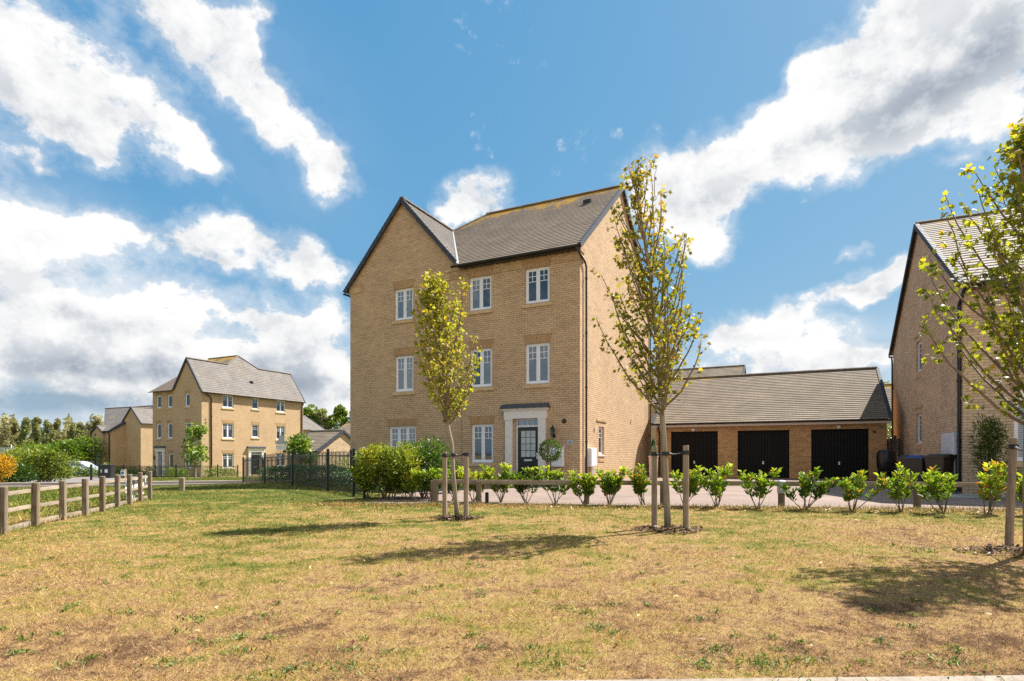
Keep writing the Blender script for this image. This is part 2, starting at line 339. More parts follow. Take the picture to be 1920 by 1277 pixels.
# ---------------------------------------------------------------- building helpers
def frame(o,u,inn):                      # wall frame: x along the wall, y into the building, z up
    u=Vector(u).normalized(); i=Vector(inn).normalized()
    M=Matrix.Identity(4)
    for r in range(3): M[r][0]=u[r]; M[r][1]=i[r]; M[r][2]=(0,0,1)[r]; M[r][3]=o[r]
    return M
def wall(mb,M,w,z0,z1,ops=(),rev=.10,x0=0.0):
    xs=sorted({x0,w}|{o[0] for o in ops}|{o[1] for o in ops}); zs=sorted({z0,z1}|{o[2] for o in ops}|{o[3] for o in ops})
    q=lambda x,y,z: M@Vector((x,y,z))
    for a,b in zip(xs,xs[1:]):
        for c,d in zip(zs,zs[1:]):
            mx,mz=(a+b)/2,(c+d)/2
            if any(o[0]<mx<o[1] and o[2]<mz<o[3] for o in ops): continue
            mb.poly([q(a,0,c),q(b,0,c),q(b,0,d),q(a,0,d)],uv=[(a,c),(b,c),(b,d),(a,d)])
    for a,b,c,d in ops:
        for P in (((a,0,c),(a,rev,c),(a,rev,d),(a,0,d)),((b,rev,c),(b,0,c),(b,0,d),(b,rev,d)),((a,0,d),(a,rev,d),(b,rev,d),(b,0,d)),((a,rev,c),(a,0,c),(b,0,c),(b,rev,c))):
            mb.poly([q(*p) for p in P])
def mbox(mb,M,x0,y0,z0,x1,y1,z1): mb.box(x0,y0,z0,x1,y1,z1,M)
def window(house,M,a,b,c,d,lights=2,pm=None,sill=True,lintel=True,bars=True,rec=.07,frm=None,flare=.10,lh=.30,panes=None,proud=.012):
    f=MB(); w=.055; y0,y1=rec,rec+.06
    for X in ((a,a+w),(b-w,b)): mbox(f,M,X[0],y0,c,X[1],y1,d)
    mbox(f,M,a+w,y0,d-w,b-w,y1,d); mbox(f,M,a+w,y0,c,b-w,y1,c+w)
    mbox(f,M,a-.01,y0-.05,c-.03,b+.01,y0,c+.018)                      # nose of the plastic sill
    lw=(b-a-2*w-(lights-1)*.05)/lights; cells=[]
    for i in range(lights):
        x=a+w+i*(lw+.05); s=.048 if lw>.25 else .035
        if i: mbox(f,M,x-.05,y0+.004,c+w,x,y1-.002,d-w)
        yy0,yy1=y0+.012,y1-.004
        mbox(f,M,x,yy0,c+w,x+s,yy1,d-w); mbox(f,M,x+lw-s,yy0,c+w,x+lw,yy1,d-w)
        mbox(f,M,x+s,yy0,d-w-s,x+lw-s,yy1,d-w); mbox(f,M,x+s,yy0,c+w,x+lw-s,yy1,c+w+s)
        gx0,gx1,gz0,gz1=x+s,x+lw-s,c+w+s,d-w-s; cells.append((gx0,gx1,gz0,gz1))
        if bars:
            h=gz1-gz0; t=.011
            for k in (.17,.35): mbox(f,M,gx0,yy0+.012,gz1-k*h-t,gx1,yy0+.03,gz1-k*h+t)
            mx=(gx0+gx1)/2; mbox(f,M,mx-t,yy0+.010,gz1-.35*h+t,mx+t,yy0+.028,gz1-.17*h-t); mbox(f,M,mx-t,yy0+.010,gz1-.17*h+t,mx+t,yy0+.028,gz1)
    win=f.build('window',frm or white,house)
    for i,(x0,x1,z0,z1) in enumerate(cells):
        p=MB(); q=lambda x,z: M@Vector((x,y0+.034,z))
        p.poly([q(x0,z0),q(x1,z0),q(x1,z1),q(x0,z1)],uv=[(x0,z0),(x1,z0),(x1,z1),(x0,z1)])
        p.build('pane',(panes[i] if panes else pm) or glass,win)
    if sill:
        s=MB(); P=[(a-.10,c-.155),(b+.10,c-.155),(b+.10,c-.045),(a-.10,c-.045)]
        yo=-.055; V=[]
        for x in (a-.10,b+.10): V.append([M@Vector((x,yo,c-.15)),M@Vector((x,yo,c-.055)),M@Vector((x,-.001,c-.035)),M@Vector((x,-.001,c-.15))])
        s.poly(V[0]); s.poly(V[1][::-1])
        for k in range(4): s.poly([V[0][k],V[1][k],V[1][(k+1)%4],V[0][(k+1)%4]])
        s.build('sill',stone,win)
    if lintel:
        l=MB(); z=d+.004; P=[(a-.02,z),(b+.02,z),(b+flare,z+lh),(a-flare,z+lh)]
        l.prism([M@Vector((x,-proud,zz)) for x,zz in P], M.to_3x3()@Vector((0,proud-.001,0)))
        l.build('lintel',soldier,win)
    return win
def clip(poly,v,keep_above):
    out=[]; n=len(poly)
    for i in range(n):
        a,b=poly[i],poly[(i+1)%n]; ia=(a[1]>=v-1e-9) if keep_above else (a[1]<=v+1e-9); ib=(b[1]>=v-1e-9) if keep_above else (b[1]<=v+1e-9)
        if ia: out.append(a)
        if ia!=ib:
            t=(v-a[1])/(b[1]-a[1]); out.append((a[0]+(b[0]-a[0])*t,v))
    return out
def slope(mb,pts,e,rv=None,h=.18,v_org=None,lift=.026):
    """one roof slope laid in overlapping tile courses; e = direction along the eave"""
    P=[Vector(p) for p in pts]; e=Vector(e).normalized()
    n=None
    for i in range(1,len(P)-1):
        n=(P[i]-P[0]).cross(P[i+1]-P[0])
        if n.length>1e-6: break
    n.normalize(); n = n if n.z>0 else -n
    g=n.cross(e); g = g if g.z>0 else -g
    o=Vector(v_org) if v_org is not None else P[0]
    Q=[((p-o).dot(e),(p-o).dot(g)) for p in P]
    vmin,vmax=min(q[1] for q in Q),max(q[1] for q in Q); rv=vmax if rv is None else rv
    k=math.floor(vmin/h+1e-6)
    while k*h<vmax-1e-6:
        v0,v1=max(k*h,vmin),min((k+1)*h,vmax); c=clip(clip(Q,v0,True),v1,False)
        c=[c[i] for i in range(len(c)) if math.hypot(c[i][0]-c[i-1][0],c[i][1]-c[i-1][1])>1e-5]
        if len(c)>=3:
            L=lambda u,v:o+e*u+g*v+n*(lift-(lift-.006)*(v-k*h)/h)
            mb.poly([L(*q) for q in c],uv=c,at=[rv-q[1] for q in c])
            low=sorted([q for q in c if abs(q[1]-v0)<1e-4])
            if len(low)>=2:
                a,b=low[0],low[-1]; A,B=L(*a),L(*b)
                mb.poly([A-n*.024,B-n*.024,B,A],uv=[(a[0],a[1]+.02),(b[0],b[1]+.02),(b[0],b[1]+.04),(a[0],a[1]+.04)],at=[rv-v0]*4)
        k+=1
def ridge(parent,a,b,r=.10,up=.0,mat=None,name='ridge_tiles'):
    a,b=Vector(a),Vector(b); L=(b-a).length; d=(b-a)/L; n=max(1,int(L/.45)); m=MB(); side=d.cross(Vector((0,0,1))).normalized(); u=side.cross(d).normalized()
    u = u if u.z>0 else -u
    for i in range(n):
        s0,s1=L*i/n,L*(i+1)/n; k=1.0 if i%2 else 1.06
        for j in range(6):
            t0,t1=[math.pi*(-.1+1.2*q/6) for q in (j,j+1)]
            f=lambda s,t:a+d*s+side*(r*1.15*k*math.cos(t))+u*(r*.75*k*math.sin(t)+up)
            m.poly([f(s0,t0),f(s1,t0),f(s1,t1),f(s0,t1)])
        for s in (s0,s1): m.poly([a+d*s+side*(r*1.15*k*math.cos(math.pi*(-.1+1.2*q/6)))+u*(r*.75*k*math.sin(math.pi*(-.1+1.2*q/6))+up) for q in range(7)])
    return m.build(name,mat or ridge_m,parent)
def verge(parent,a,b,out,mat=None,w=.07,hh=.12):
    """capped dry verge from eave point a up to ridge point b; out = horizontal direction off the gable"""
    a,b,out=Vector(a),Vector(b),Vector(out).normalized(); L=(b-a).length; d=(b-a)/L; n=out.cross(d).normalized(); n = n if n.z>0 else -n
    k=max(2,int(L/.2)); m=MB()
    for i in range(k):
        s0,s1=L*i/k,L*(i+1)/k+.015
        for (o0,o1,n0,n1) in ((-.05,w,.0,.045),(w-.03,w,-hh,.0)):
            P=[a+d*s+out*oo+n*(nn+(.012 if s==s0 else 0)) for s in (s0,s1) for nn in (n0,n1) for oo in (o0,o1)]
            for q in ((0,2,3,1),(4,5,7,6),(0,1,5,4),(2,6,7,3),(0,4,6,2),(1,3,7,5)): m.poly([P[j] for j in q])
    return m.build('verge',mat or verge_m,parent)
def gutter(parent,a,b,r=.065):
    m=MB(); a,b=Vector(a),Vector(b); d=(b-a).normalized(); L=(b-a).length; s=d.cross(Vector((0,0,1))).normalized()
    for j in range(8):
        t0,t1=[math.pi+math.pi*q/8 for q in (j,j+1)]; f=lambda p,t:p+s*(r*math.cos(t))+Vector((0,0,r*math.sin(t)))
        m.poly([f(a,t0),f(b,t0),f(b,t1),f(a,t1)])
    for p in (a,b): m.poly([p+s*(r*math.cos(math.pi+math.pi*q/8))+Vector((0,0,r*math.sin(math.pi+math.pi*q/8))) for q in range(9)])
    k=max(2,int(L/1.0))
    for i in range(k+1):
        c=a+d*(L*i/k); m.tube([c+s*(-r*1.05)+Vector((0,0,.01)),c+Vector((0,0,-r*1.12)),c+s*(r*1.05)+Vector((0,0,.01))],.012,5)
    return m.build('gutter',black,parent)
def downpipe(parent,pts,r=.036,clips=()):
    m=MB(); m.tube(pts,r,10)
    x,y=pts[-1][0],pts[-1][1]
    for z in clips: m.tube([(x,y,z-.03),(x,y,z+.03)],r*1.35,10)
    return m.build('downpipe',black,parent,smooth=False)
def lattice(mb,M,x0,x1,z0,z1,y,nx,nz,t=.008,dep=.012):
    for i in range(1,nx): x=x0+(x1-x0)*i/nx; mbox(mb,M,x-t,y,z0,x+t,y+dep,z1)
    for i in range(1,nz): z=z0+(z1-z0)*i/nz; mbox(mb,M,x0,y+.001,z-t,x1,y+dep-.001,z+t)
def front_door(house,M,a,b,ztop,lead_w=.0,wreath=False,glazed=True):
    """black panelled door with fanlight in a pale classical surround under a lead flat hood"""
    zf=ztop+.30
    s=MB(); pw=.27
    for x in (a-pw-.09,b+.09-.07):
        x0=x; x1=x+pw
        mbox(s,M,x0,-.11,.14,x1,.0,zf); mbox(s,M,x0-.03,-.14,-.05,x1+.03,-.001,.14)
        for k in (.25,.5,.75): mbox(s,M,x0+pw*k-.012,-.118,.3,x0+pw*k+.012,-.110,zf-.12)
        mbox(s,M,x0-.02,-.13,zf-.06,x1+.02,-.001,zf)
    xl,xr=a-pw-.13,b+pw+.07
    mbox(s,M,xl,-.14,zf+.001,xr,-.001,zf+.27)
    for i,(o,z0,z1) in enumerate(((.03,.271,.31),(.07,.311,.36))): mbox(s,M,xl-o,-.14-o,zf+z0,xr+o,-.001,zf+z1)
    sur=s.build('door_surround',cream,house)
    c=MB(); z=zf+.362; mbox(c,M,xl-.11,-.27,z,xr+.11,-.001,z+.05); mbox(c,M,xl-.09,-.25,z+.051,xr+.09,-.001,z+.10)
    c.prism([M@Vector((x,y,zz)) for x,y,zz in ((xl-.08,-.24,z+.101),(xr+.08,-.24,z+.101),(xr+.08,-.001,z+.17),(xl-.08,-.001,z+.17))],(0,0,.012))
    c.build('door_hood',lead,house)
    f=MB(); r=.10
    for X in ((a,a+.05),(b-.05,b)): mbox(f,M,X[0],r-.02,.10,X[1],r+.06,zf-.001)
    mbox(f,M,a+.05,r-.02,ztop,b-.05,r+.06,ztop+.06); mbox(f,M,a+.05,r-.02,zf-.05,b-.05,r+.06,zf-.001)
    for k in (.25,.5,.75): x=a+.05+(b-a-.1)*k; mbox(f,M,x-.012,r,ztop+.06,x+.012,r+.05,zf-.05)
    fr=f.build('door_frame',white,house)
    p=MB(); q=lambda x,zz,y=r+.03: M@Vector((x,y,zz)); p.poly([q(a+.05,ztop+.06),q(b-.05,ztop+.06),q(b-.05,zf-.05),q(a+.05,zf-.05)]); p.build('pane',glass_sky,fr)
    d=MB(); x0,x1=a+.055,b-.055; y=r+.012; mbox(d,M,x0,y,.12,x1,y+.05,ztop-.004)
    gx0,gx1,gz0,gz1=a+.18,b-.17,.97,1.91*ztop/2.045
    for P in ((gx0-.035,gz0-.035,gx0,gz1+.035),(gx1,gz0-.035,gx1+.035,gz1+.035),(gx0,gz1,gx1,gz1+.035),(gx0,gz0-.035,gx1,gz0)): mbox(d,M,P[0],y-.014,P[1],P[2],y-.0005,P[3])
    for X in ((gx0-.02,(gx0+gx1)/2-.05),((gx0+gx1)/2+.05,gx1+.02)):
        for P in ((X[0],.25,X[0]+.025,.68),(X[1]-.025,.25,X[1],.68),(X[0]+.025,.655,X[1]-.025,.68),(X[0]+.025,.25,X[1]-.025,.275)): mbox(d,M,P[0],y-.012,P[1],P[2],y-.0005,P[3])
    door=d.build('door',doorblk,house)
    if glazed:
        p=MB(); p.poly([q(gx0,gz0,y-.004),q(gx1,gz0,y-.004),q(gx1,gz1,y-.004),q(gx0,gz1,y-.004)]); p.build('pane',frost,door)
        l=MB(); lattice(l,M,gx0,gx1,gz0,gz1,y-.014,3,4,.008,.008); l.build('leading',lead,door)
    h=MB(); mbox(h,M,b-.13,y-.012,.90,b-.085,y-.001,1.12); h.tube([M@Vector((b-.107,y-.012,1.03)),M@Vector((b-.107,y-.055,1.03)),M@Vector((b-.21,y-.055,1.03))],.011,8); h.build('handle',steel,door)
    h=MB(); mx=(a+b)/2; mbox(h,M,mx-.16,y-.016,.82,mx+.16,y-.001,.885); h.build('letter_plate',steel,door)
    t=MB(); mbox(t,M,a-.05,-.28,-.05,b+.05,.10,.105); t.build('doorstep',stone,house)
    return sur
def lantern(house,M,x,z):
    m=MB(); mbox(m,M,x-.05,-.03,z-.02,x+.05,-.001,z+.12)
    m.tube([M@Vector((x,-.03,z+.05)),M@Vector((x,-.12,z-.02)),M@Vector((x,-.16,z+.05))],.014,6)
    c=M@Vector((x,-.16,z+.05)); m.lathe([(.0,0),(.05,.0),(.06,.02),(.055,.03)],6,c)
    for k in range(6): t=2*math.pi*k/6; m.tube([c+Vector((.052*math.cos(t),.052*math.sin(t),.03)),c+Vector((.08*math.cos(t),.08*math.sin(t),.22))],.007,4)
    m.lathe([(.105,.215),(.10,.235),(.05,.30),(.022,.32),(.022,.34),(.03,.355),(.0,.38)],6,c)
    o=m.build('wall_lantern',black,house); g=MB(); g.lathe([(.045,.03),(.072,.215)],6,c); g.build('pane',glass_sky,o)
    return o
def meterbox(house,M,x0,x1,z0,z1,dep=.14,name='meter_box'):
    m=MB(); T=M@Matrix.Translation((0,0,0)); m.bbox(x0,-dep,z0,x1,-.001,z1,.012,M); mbox(m,M,x0+.03,-dep-.008,z0+.03,x1-.03,-dep-.0005,z1-.03)
    o=m.build(name,white,house); l=MB(); l.tube([M@Vector((x1-.06,-dep-.012,(z0+z1)/2)),M@Vector((x1-.06,-dep-.008,(z0+z1)/2))],.016,8); l.build('lock',lead,o); return o

def front_u(px,O,off=0,py=None):
    t=(px-960)/F; ox,oy=O[0]+ST*off,O[1]+CT*off; a=(t*oy-ox)/(CT+ST*t); d=oy-ST*a
    return a if py is None else (a,az(py,d))
def side_v(px,O,X,py=None):
    t=(px-960)/F; ox,oy=O[0]+CT*X,O[1]-ST*X; b=(t*oy-ox)/(ST-CT*t); d=oy+CT*b
    return b if py is None else (b,az(py,d))

# ---------------------------------------------------------------- the main house
def main_house():
    W,L,He,Hm,Hw,w=10.19,10.42,8.16,12.41,11.25,2.736; oe,ov=.30,.08
    H=thing('brick_house','three-storey buff brick house with a front gable and black front door, tallest in view','house',(-6.812,24.086,0),-TH)
    m2=(Hm-He)/(L/2+oe); m1=(Hw-He)/w; yj=-oe+(Hw-He)/m2; xm=(Hm-He)/m1; yr=L/2
    Fr=frame((0,0,0),(1,0,0),(0,1,0)); Sd=frame((W,0,0),(0,1,0),(-1,0,0)); Ls=frame((0,L,0),(0,-1,0),(1,0,0)); Bk=frame((W,L,0),(-1,0,0),(0,-1,0))
    r3,r2,r1=(6.45,7.70),(3.58,5.01),(.76,2.19)
    fw=[(2.307,3.23)+r3,(5.80,6.75)+r3,(8.12,9.065)+r3,(2.335,3.235)+r2,(5.84,6.77)+r2,(8.13,9.065)+r2,(2.03,3.36)+r1,(5.89,6.82)+r1]
    door=(7.73,8.65); dop=(door[0],door[1],-.2,2.34)
    mb=MB(); zt=7.98
    wall(mb,Fr,W,-.3,zt,fw+[dop])
    sw=(2.10,2.78,1.04,2.12)
    wall(mb,Sd,L,-.3,zt,[sw]); wall(mb,Ls,L,-.3,zt); wall(mb,Bk,W,-.3,zt)
    zm=lambda y:He+m2*(y+oe); zw=lambda x:Hw-m1*abs(x-w)
    # gable triangles and the band under the eaves
    P=[(0,0,zt),(2*w,0,zt),(2*w,0,zw(2*w)-.05),(w,0,Hw-.06),(0,0,zw(0)-.05)]; mb.poly(P,uv=[(p[0],p[2]) for p in P])
    P=[(2*w,0,zt),(W,0,zt),(W,0,zm(0)-.06),(2*w,0,zm(0)-.06)]; mb.poly(P,uv=[(p[0],p[2]) for p in P])
    P=[(W,0,zt),(W,L,zt),(W,L,zm(0)-.06),(W,yr,Hm-.07),(W,0,zm(0)-.06)]; mb.poly(P,uv=[(p[1],p[2]) for p in P])
    P=[(0,0,zt),(0,L,zt),(0,L,zw(0)-.05),(0,0,zw(0)-.05)]; mb.poly(P,uv=[(p[1],p[2]) for p in P])
    P=[(W,L,zt),(0,L,zt),(0,L,zw(0)-.05),(w,L,Hw-.06),(2*w,L,zw(2*w)-.05),(W,L,zm(0)-.06)]; mb.poly(P,uv=[(p[0],p[2]) for p in P])
    wl=mb.build('wall',brick,H)
    # corbelled brick band under the right-hand eave and kneelers
    zb=7.72; segs=[(2*w+.0,fw[1][0]-.10),(fw[1][1]+.10,fw[2][0]-.10),(fw[2][1]+.10,W+.028)]
    c=MB(); c.box(-.028,-.028,7.80,.67,-.001,8.06); c.box(-.05,-.045,8.061,.67,-.001,8.13); c.build('kneeler',quoin,wl)
    c=MB()
    for a,b in segs: c.box(a,-.028,zb,b,-.001,8.02)
    c.box(2*w-.75,-.028,zb,2*w-.004,-.001,8.02)
    c.box(2*w-.75,-.045,8.021,2*w-.004,-.001,8.09)
    for a in (2*w+.02,): 
        x=a
        while x<W: c.box(x,-.052,8.021,min(x+.115,W+.028),-.001,8.085); x+=.23
        c.box(2*w,-.052,8.086,W+.028,-.001,8.20)
    c.box(W+.001,-.028,zb,W+.028,.36,8.02); c.box(W+.001,-.052,8.021,W+.05,.36,8.2)
    c.build('corbel_band',quoin,wl)
    # flush brick edging following the gable slope, 11 mm proud
    c=MB()
    for sgn in (-1,1):
        x0=w+sgn*(w-.02); P=[(x0,-.011,zw(x0)-.10),(w+sgn*.02,-.011,Hw-.14),(w+sgn*.02,-.011,Hw-.36),(x0,-.011,max(8.14,zw(x0)-.36))]
        c.prism(P,(0,.010,0))
    c.build('gable_edging',quoin,wl)
    c=MB(); c.box(2*w-.006,-.004,.0,2*w+.006,-.0005,7.70); c.build('movement_joint',lead,wl)
    # windows
    G3=[glass,glass]
    specs=[(2,[glass_curtain,blind],1),(2,[glass_grey,glass],0),(2,[glass,glass],0),(2,[glass_curtain,blind],1),(2,[glass,glass_grey],1),(2,[glass_grey,glass_grey],1),(3,[blind,blind,blind],1),(2,[glass_green,glass_dk],1)]
    for o,(n,pn,li) in zip(fw,specs):
        window(H,Fr,*o,lights=n,panes=pn,lintel=True,lh=.30 if li else .255,flare=.10 if li else .02,proud=.012 if li else .030)
    sd=window(H,Sd,*sw,lights=1,pm=glass_dk,sill=False,lintel=False)
    c=MB(); mbox(c,Sd,1.80,-.03,2.30,3.04,-.001,2.375); c.build('lintel',quoin,sd)
    c=MB(); mbox(c,Sd,2.06,-.035,.985,2.84,-.001,1.005); c.build('sill',white,sd)
    c=MB(); mbox(c,Sd,2.10,-.02,.78,2.78,-.001,.88); c.build('brick_panel',quoin,sd)
    front_door(H,Fr,door[0],door[1],2.045)
    lantern(H,Fr,9.24,1.66)
    c=MB(); c.lathe([(.0,.04),(.05,.045),(.075,.03),(.085,0)],18); v=c.build('round_vent',black,H); v.rotation_euler=(R(90),0,0); v.location=(9.62,-.001,2.22)
    c=MB(); c.bbox(9.71,-.012,1.405,9.945,-.001,1.565,.004); pq=c.build('number_plate',m_plain('slate_plaque',(.36,.38,.38),.4),H)
    tx=bpy.data.curves.new('number','FONT'); tx.body='6'; tx.size=.13; tx.align_x='CENTER'; tx.align_y='CENTER'; tx.extrude=.001; to=bpy.data.objects.new('number',tx); COL.objects.link(to)
    me=bpy.data.meshes.new_from_object(to); bpy.data.objects.remove(to); me.materials.clear(); me.materials.append(black); to=bpy.data.objects.new('number',me); COL.objects.link(to); to.parent=pq; to.location=(9.828,-.0135,1.485); to.rotation_euler=(R(90),0,0)
    meterbox(H,Fr,9.10,9.62,.64,1.33,.12)
    mbx=meterbox(H,Sd,.74,1.36,.63,1.29,.16)
    c=MB(); c.tube([Sd@Vector((1.05,-.08,.63)),Sd@Vector((1.05,-.08,-.1))],.03,8); c.tube([Sd@Vector((1.22,-.06,.63)),Sd@Vector((1.22,-.06,-.1))],.02,8); c.build('pipe',white,mbx)
    for y,z,hh in ((6.83,2.5,.16),(1.61,1.95,.12),(2.6,5.30,.14)):
        c=MB(); mbox(c,Sd,y-.035,-.05,z,y+.035,-.001,z+hh); c.build('wall_vent',cream if z!=5.30 else stone,H)
    # roof
    rf=MB(); X=W+ov; org=(0,-oe,He); vr=math.hypot(yr+oe,Hm-He)
    xv=w+(Hw-zm(-ov))/m1
    slope(rf,[(2*w-.02,-oe,He),(X,-oe,He),(X,yr,Hm),(xm,yr,Hm),(w,yj,Hw),(xv,-ov,zm(-ov))],(1,0,0),vr,v_org=org)
    slope(rf,[(2*w-.02,L+oe,He),(X,L+oe,He),(X,yr,Hm),(xm,yr,Hm),(w,L-yj,Hw),(xv,L+ov,zm(-ov))],(1,0,0),vr,v_org=(0,L+oe,He))
    ro=rf.build('roof',tile,H); rf=MB()
    vw=math.hypot(w,Hw-He)
    slope(rf,[(w,-ov,Hw),(xv,-ov,zm(-ov)),(w,yj,Hw)],(0,1,0),vw,v_org=(2*w,0,He)); slope(rf,[(w,L+ov,Hw),(xv,L+ov,zm(-ov)),(w,L-yj,Hw)],(0,1,0),vw,v_org=(2*w,0,He))
    xe=-.25; ze=Hw-m1*(w-xe); vw2=math.hypot(w-xe,Hw-ze)
    slope(rf,[(xe,-ov,ze),(w,-ov,Hw),(w,L+ov,Hw),(xe,L+ov,ze)],(0,1,0),vw2,v_org=(xe,0,ze)); slope(rf,[(w,yj,Hw),(xm,yr,Hm),(w,L-yj,Hw)],(0,1,0),math.hypot(xm-xe,Hm-ze),v_org=(xe,0,ze))
    rf.build('wing_roof',tile_b,H)
    ridge(ro,(xm-.05,yr,Hm+.01),(X+.02,yr,Hm+.01)); ridge(ro,(w,-ov-.03,Hw+.01),(w,yj+.1,Hw+.01)); ridge(ro,(w,L-yj-.1,Hw+.01),(w,L+ov,Hw+.01))
    ridge(ro,(w,yj,Hw+.01),(xm,yr,Hm+.01),r=.08,name='hip_tiles'); ridge(ro,(w,L-yj,Hw+.01),(xm,yr,Hm+.01),r=.08,name='hip_tiles')
    for s in (0,1):
        y=-oe if s==0 else L+oe
        verge(ro,(X,y,He),(X,yr,Hm),(1,0,0),w=.06)
    verge(ro,(xe,-ov,ze),(w,-ov,Hw),(0,-1,0)); verge(ro,(xv,-ov,zm(-ov)),(w,-ov,Hw),(0,-1,0))
    c=MB(); # lead valley
    a,b=Vector((2*w-.03,-oe,He+.02)),Vector((w,yj,Hw+.02)); a2=Vector((xv,-ov,zm(-ov)+.035))
    c.tube([a+Vector((0,0,.015)),a2,b],[.05,.05,.04],6); c.build('valley_lining',galv,ro)
    c=MB(); xx=W-1.05; yy=3.9; zz=zm(yy); c.box(xx-.16,yy-.10,zz-.02,xx+.16,yy+.18,zz+.13); c.build('roof_vent',black,ro)
    gutter(H,(2*w-.25,-oe-.04,He-.035),(W+.04,-oe-.04,He-.035)); gutter(H,(-.30,L,ze-.03),(-.30,-.05,ze-.03)); gutter(H,(0,L+oe+.04,He-.035),(W,L+oe+.04,He-.035))
    c=MB(); c.box(2*w+.02,-oe+.02,He-.12,W+.02,-oe+.05,He-.005); c.box(2*w+.02,-oe+.05,He-.12,W+.02,-.0535,He-.10); c.build('fascia',black,H)
    downpipe(H,[(W-.02,-oe-.04,He-.09),(W+.03,-oe-.02,He-.2),(W+.075,.30,He-.42),(W+.075,.45,He-.55),(W+.075,.45,0)],clips=(7.2,5.3,3.4,1.5))
    downpipe(H,[(W+.02,L+.28,He-.1),(W+.06,L-.02,He-.5),(W+.06,L-.05,0)],clips=(6,4,2))
    c=MB(); c.box(-.02,-.30,-.05,W+.3,-.0,.012); return H
main_house()

# ---------------------------------------------------------------- triple garage
def garages():
    H=thing('garage_block','long low brick garage block with three black up-and-over doors','garage',(13.861,24.2,0),-TH)
    x0,x1,D,He,Hr,yr=-7.70,1.69,8.0,2.50,5.13,4.0; oe=.30; m=(Hr-He)/(yr+oe)
    Fr=frame((x0,0,0),(1,0,0),(0,1,0)); W=x1-x0
    drs=[(-6.995,-4.873),(-4.024,-1.909),(-1.06,1.055)]; ops=[(a-x0,b-x0,-.2,2.13) for a,b in drs]
    mb=MB(); wall(mb,Fr,W,-.3,2.38,ops,.14); zt=2.38
    for X in (x0,x1):
        P=[(X,0,-.3),(X,D,-.3),(X,D,He),(X,yr,Hr-.06),(X,0,He)]; mb.poly(P,uv=[(p[1],p[2]) for p in P])
    P=[(x0,D,-.3),(x1,D,-.3),(x1,D,He),(x0,D,He)]; mb.poly(P)
    wl=mb.build('wall',m_brick('garage_brick',(.50,.305,.145),(.41,.245,.115),(.31,.20,.10)),H)
    for a,b in drs:
        d=MB(); n=17; w=(b-a-.12)/n
        for X in ((a+.005,a+.06),(b-.06,b-.005)): d.box(X[0],.10,0,X[1],.16,2.125)
        d.box(a+.06,.10,2.07,b-.06,.16,2.125)
        for i in range(n): d.bbox(a+.06+i*w+.006,.125,.03,a+.06+(i+1)*w-.006,.15,2.065,.008)
        d.box(a+.06,.15,.02,b-.06,.17,2.07)
        o=d.build('garage_door',garage_m,H); h=MB(); cx=(a+b)/2; h.box(cx-.03,.10,.62,cx+.03,.124,.74); h.tube([(cx-.05,.09,.69),(cx+.05,.09,.69)],.013,6); h.build('handle',steel,o)
    c=MB(); c.box(x0-.10,-oe+.02,2.33,x1+.10,-oe+.045,2.47); c.box(x0-.10,-oe+.045,2.33,x1+.10,-.002,2.345); c.build('fascia',fascia,H)
    rf=MB(); ov=.10; vr=math.hypot(yr+oe,Hr-He)
    slope(rf,[(x0-ov,-oe,He),(x1+ov,-oe,He),(x1+ov,yr,Hr),(x0-ov,yr,Hr)],(1,0,0),vr,v_org=(0,-oe,He))
    slope(rf,[(x0-ov,2*yr+oe,He),(x1+ov,2*yr+oe,He),(x1+ov,yr,Hr),(x0-ov,yr,Hr)],(1,0,0),vr,v_org=(0,2*yr+oe,He))
    ro=rf.build('roof',tile_g,H); ridge(ro,(x0-ov,yr,Hr+.01),(x1+ov,yr,Hr+.01))
    for X,o in ((x0-ov,-1),(x1+ov,1)):
        verge(ro,(X,-oe,He),(X,yr,Hr),(o,0,0),mat=verge_m); verge(ro,(X,2*yr+oe,He),(X,yr,Hr),(o,0,0),mat=verge_m)
    gutter(H,(x0-.14,-oe-.05,He-.01),(x1+.14,-oe-.05,He-.01),.06)
    downpipe(H,[(x0+.18,-oe-.04,2.40),(x0+.18,-oe-.03,2.28),(x0+.18,-.07,2.05),(x0+.18,-.07,0)],clips=(1.6,.6))
    for x,z in ((-5.96,2.20),(-.02,2.22)):
        c=MB(); c.lathe([(.0,.10),(.05,.09),(.075,.05),(.08,0)],14); o=c.build('bulkhead_light',white,H); o.rotation_euler=(R(90),0,0); o.location=(x,-.001,z)
    c=MB(); c.lathe([(.0,.05),(.05,.05),(.06,0)],12); o=c.build('round_vent',black,H); o.rotation_euler=(R(90),0,0); o.location=(1.25,-.001,1.99)
    c=MB(); c.box(1.38,-.05,2.13,1.46,-.001,2.20); c.tube([(1.42,-.05,2.17),(1.42,-.16,2.13)],.035,8); c.tube([(1.55,-.03,2.19),(1.55,-.12,2.15)],.03,8); c.build('security_camera',galv,H)
garages()

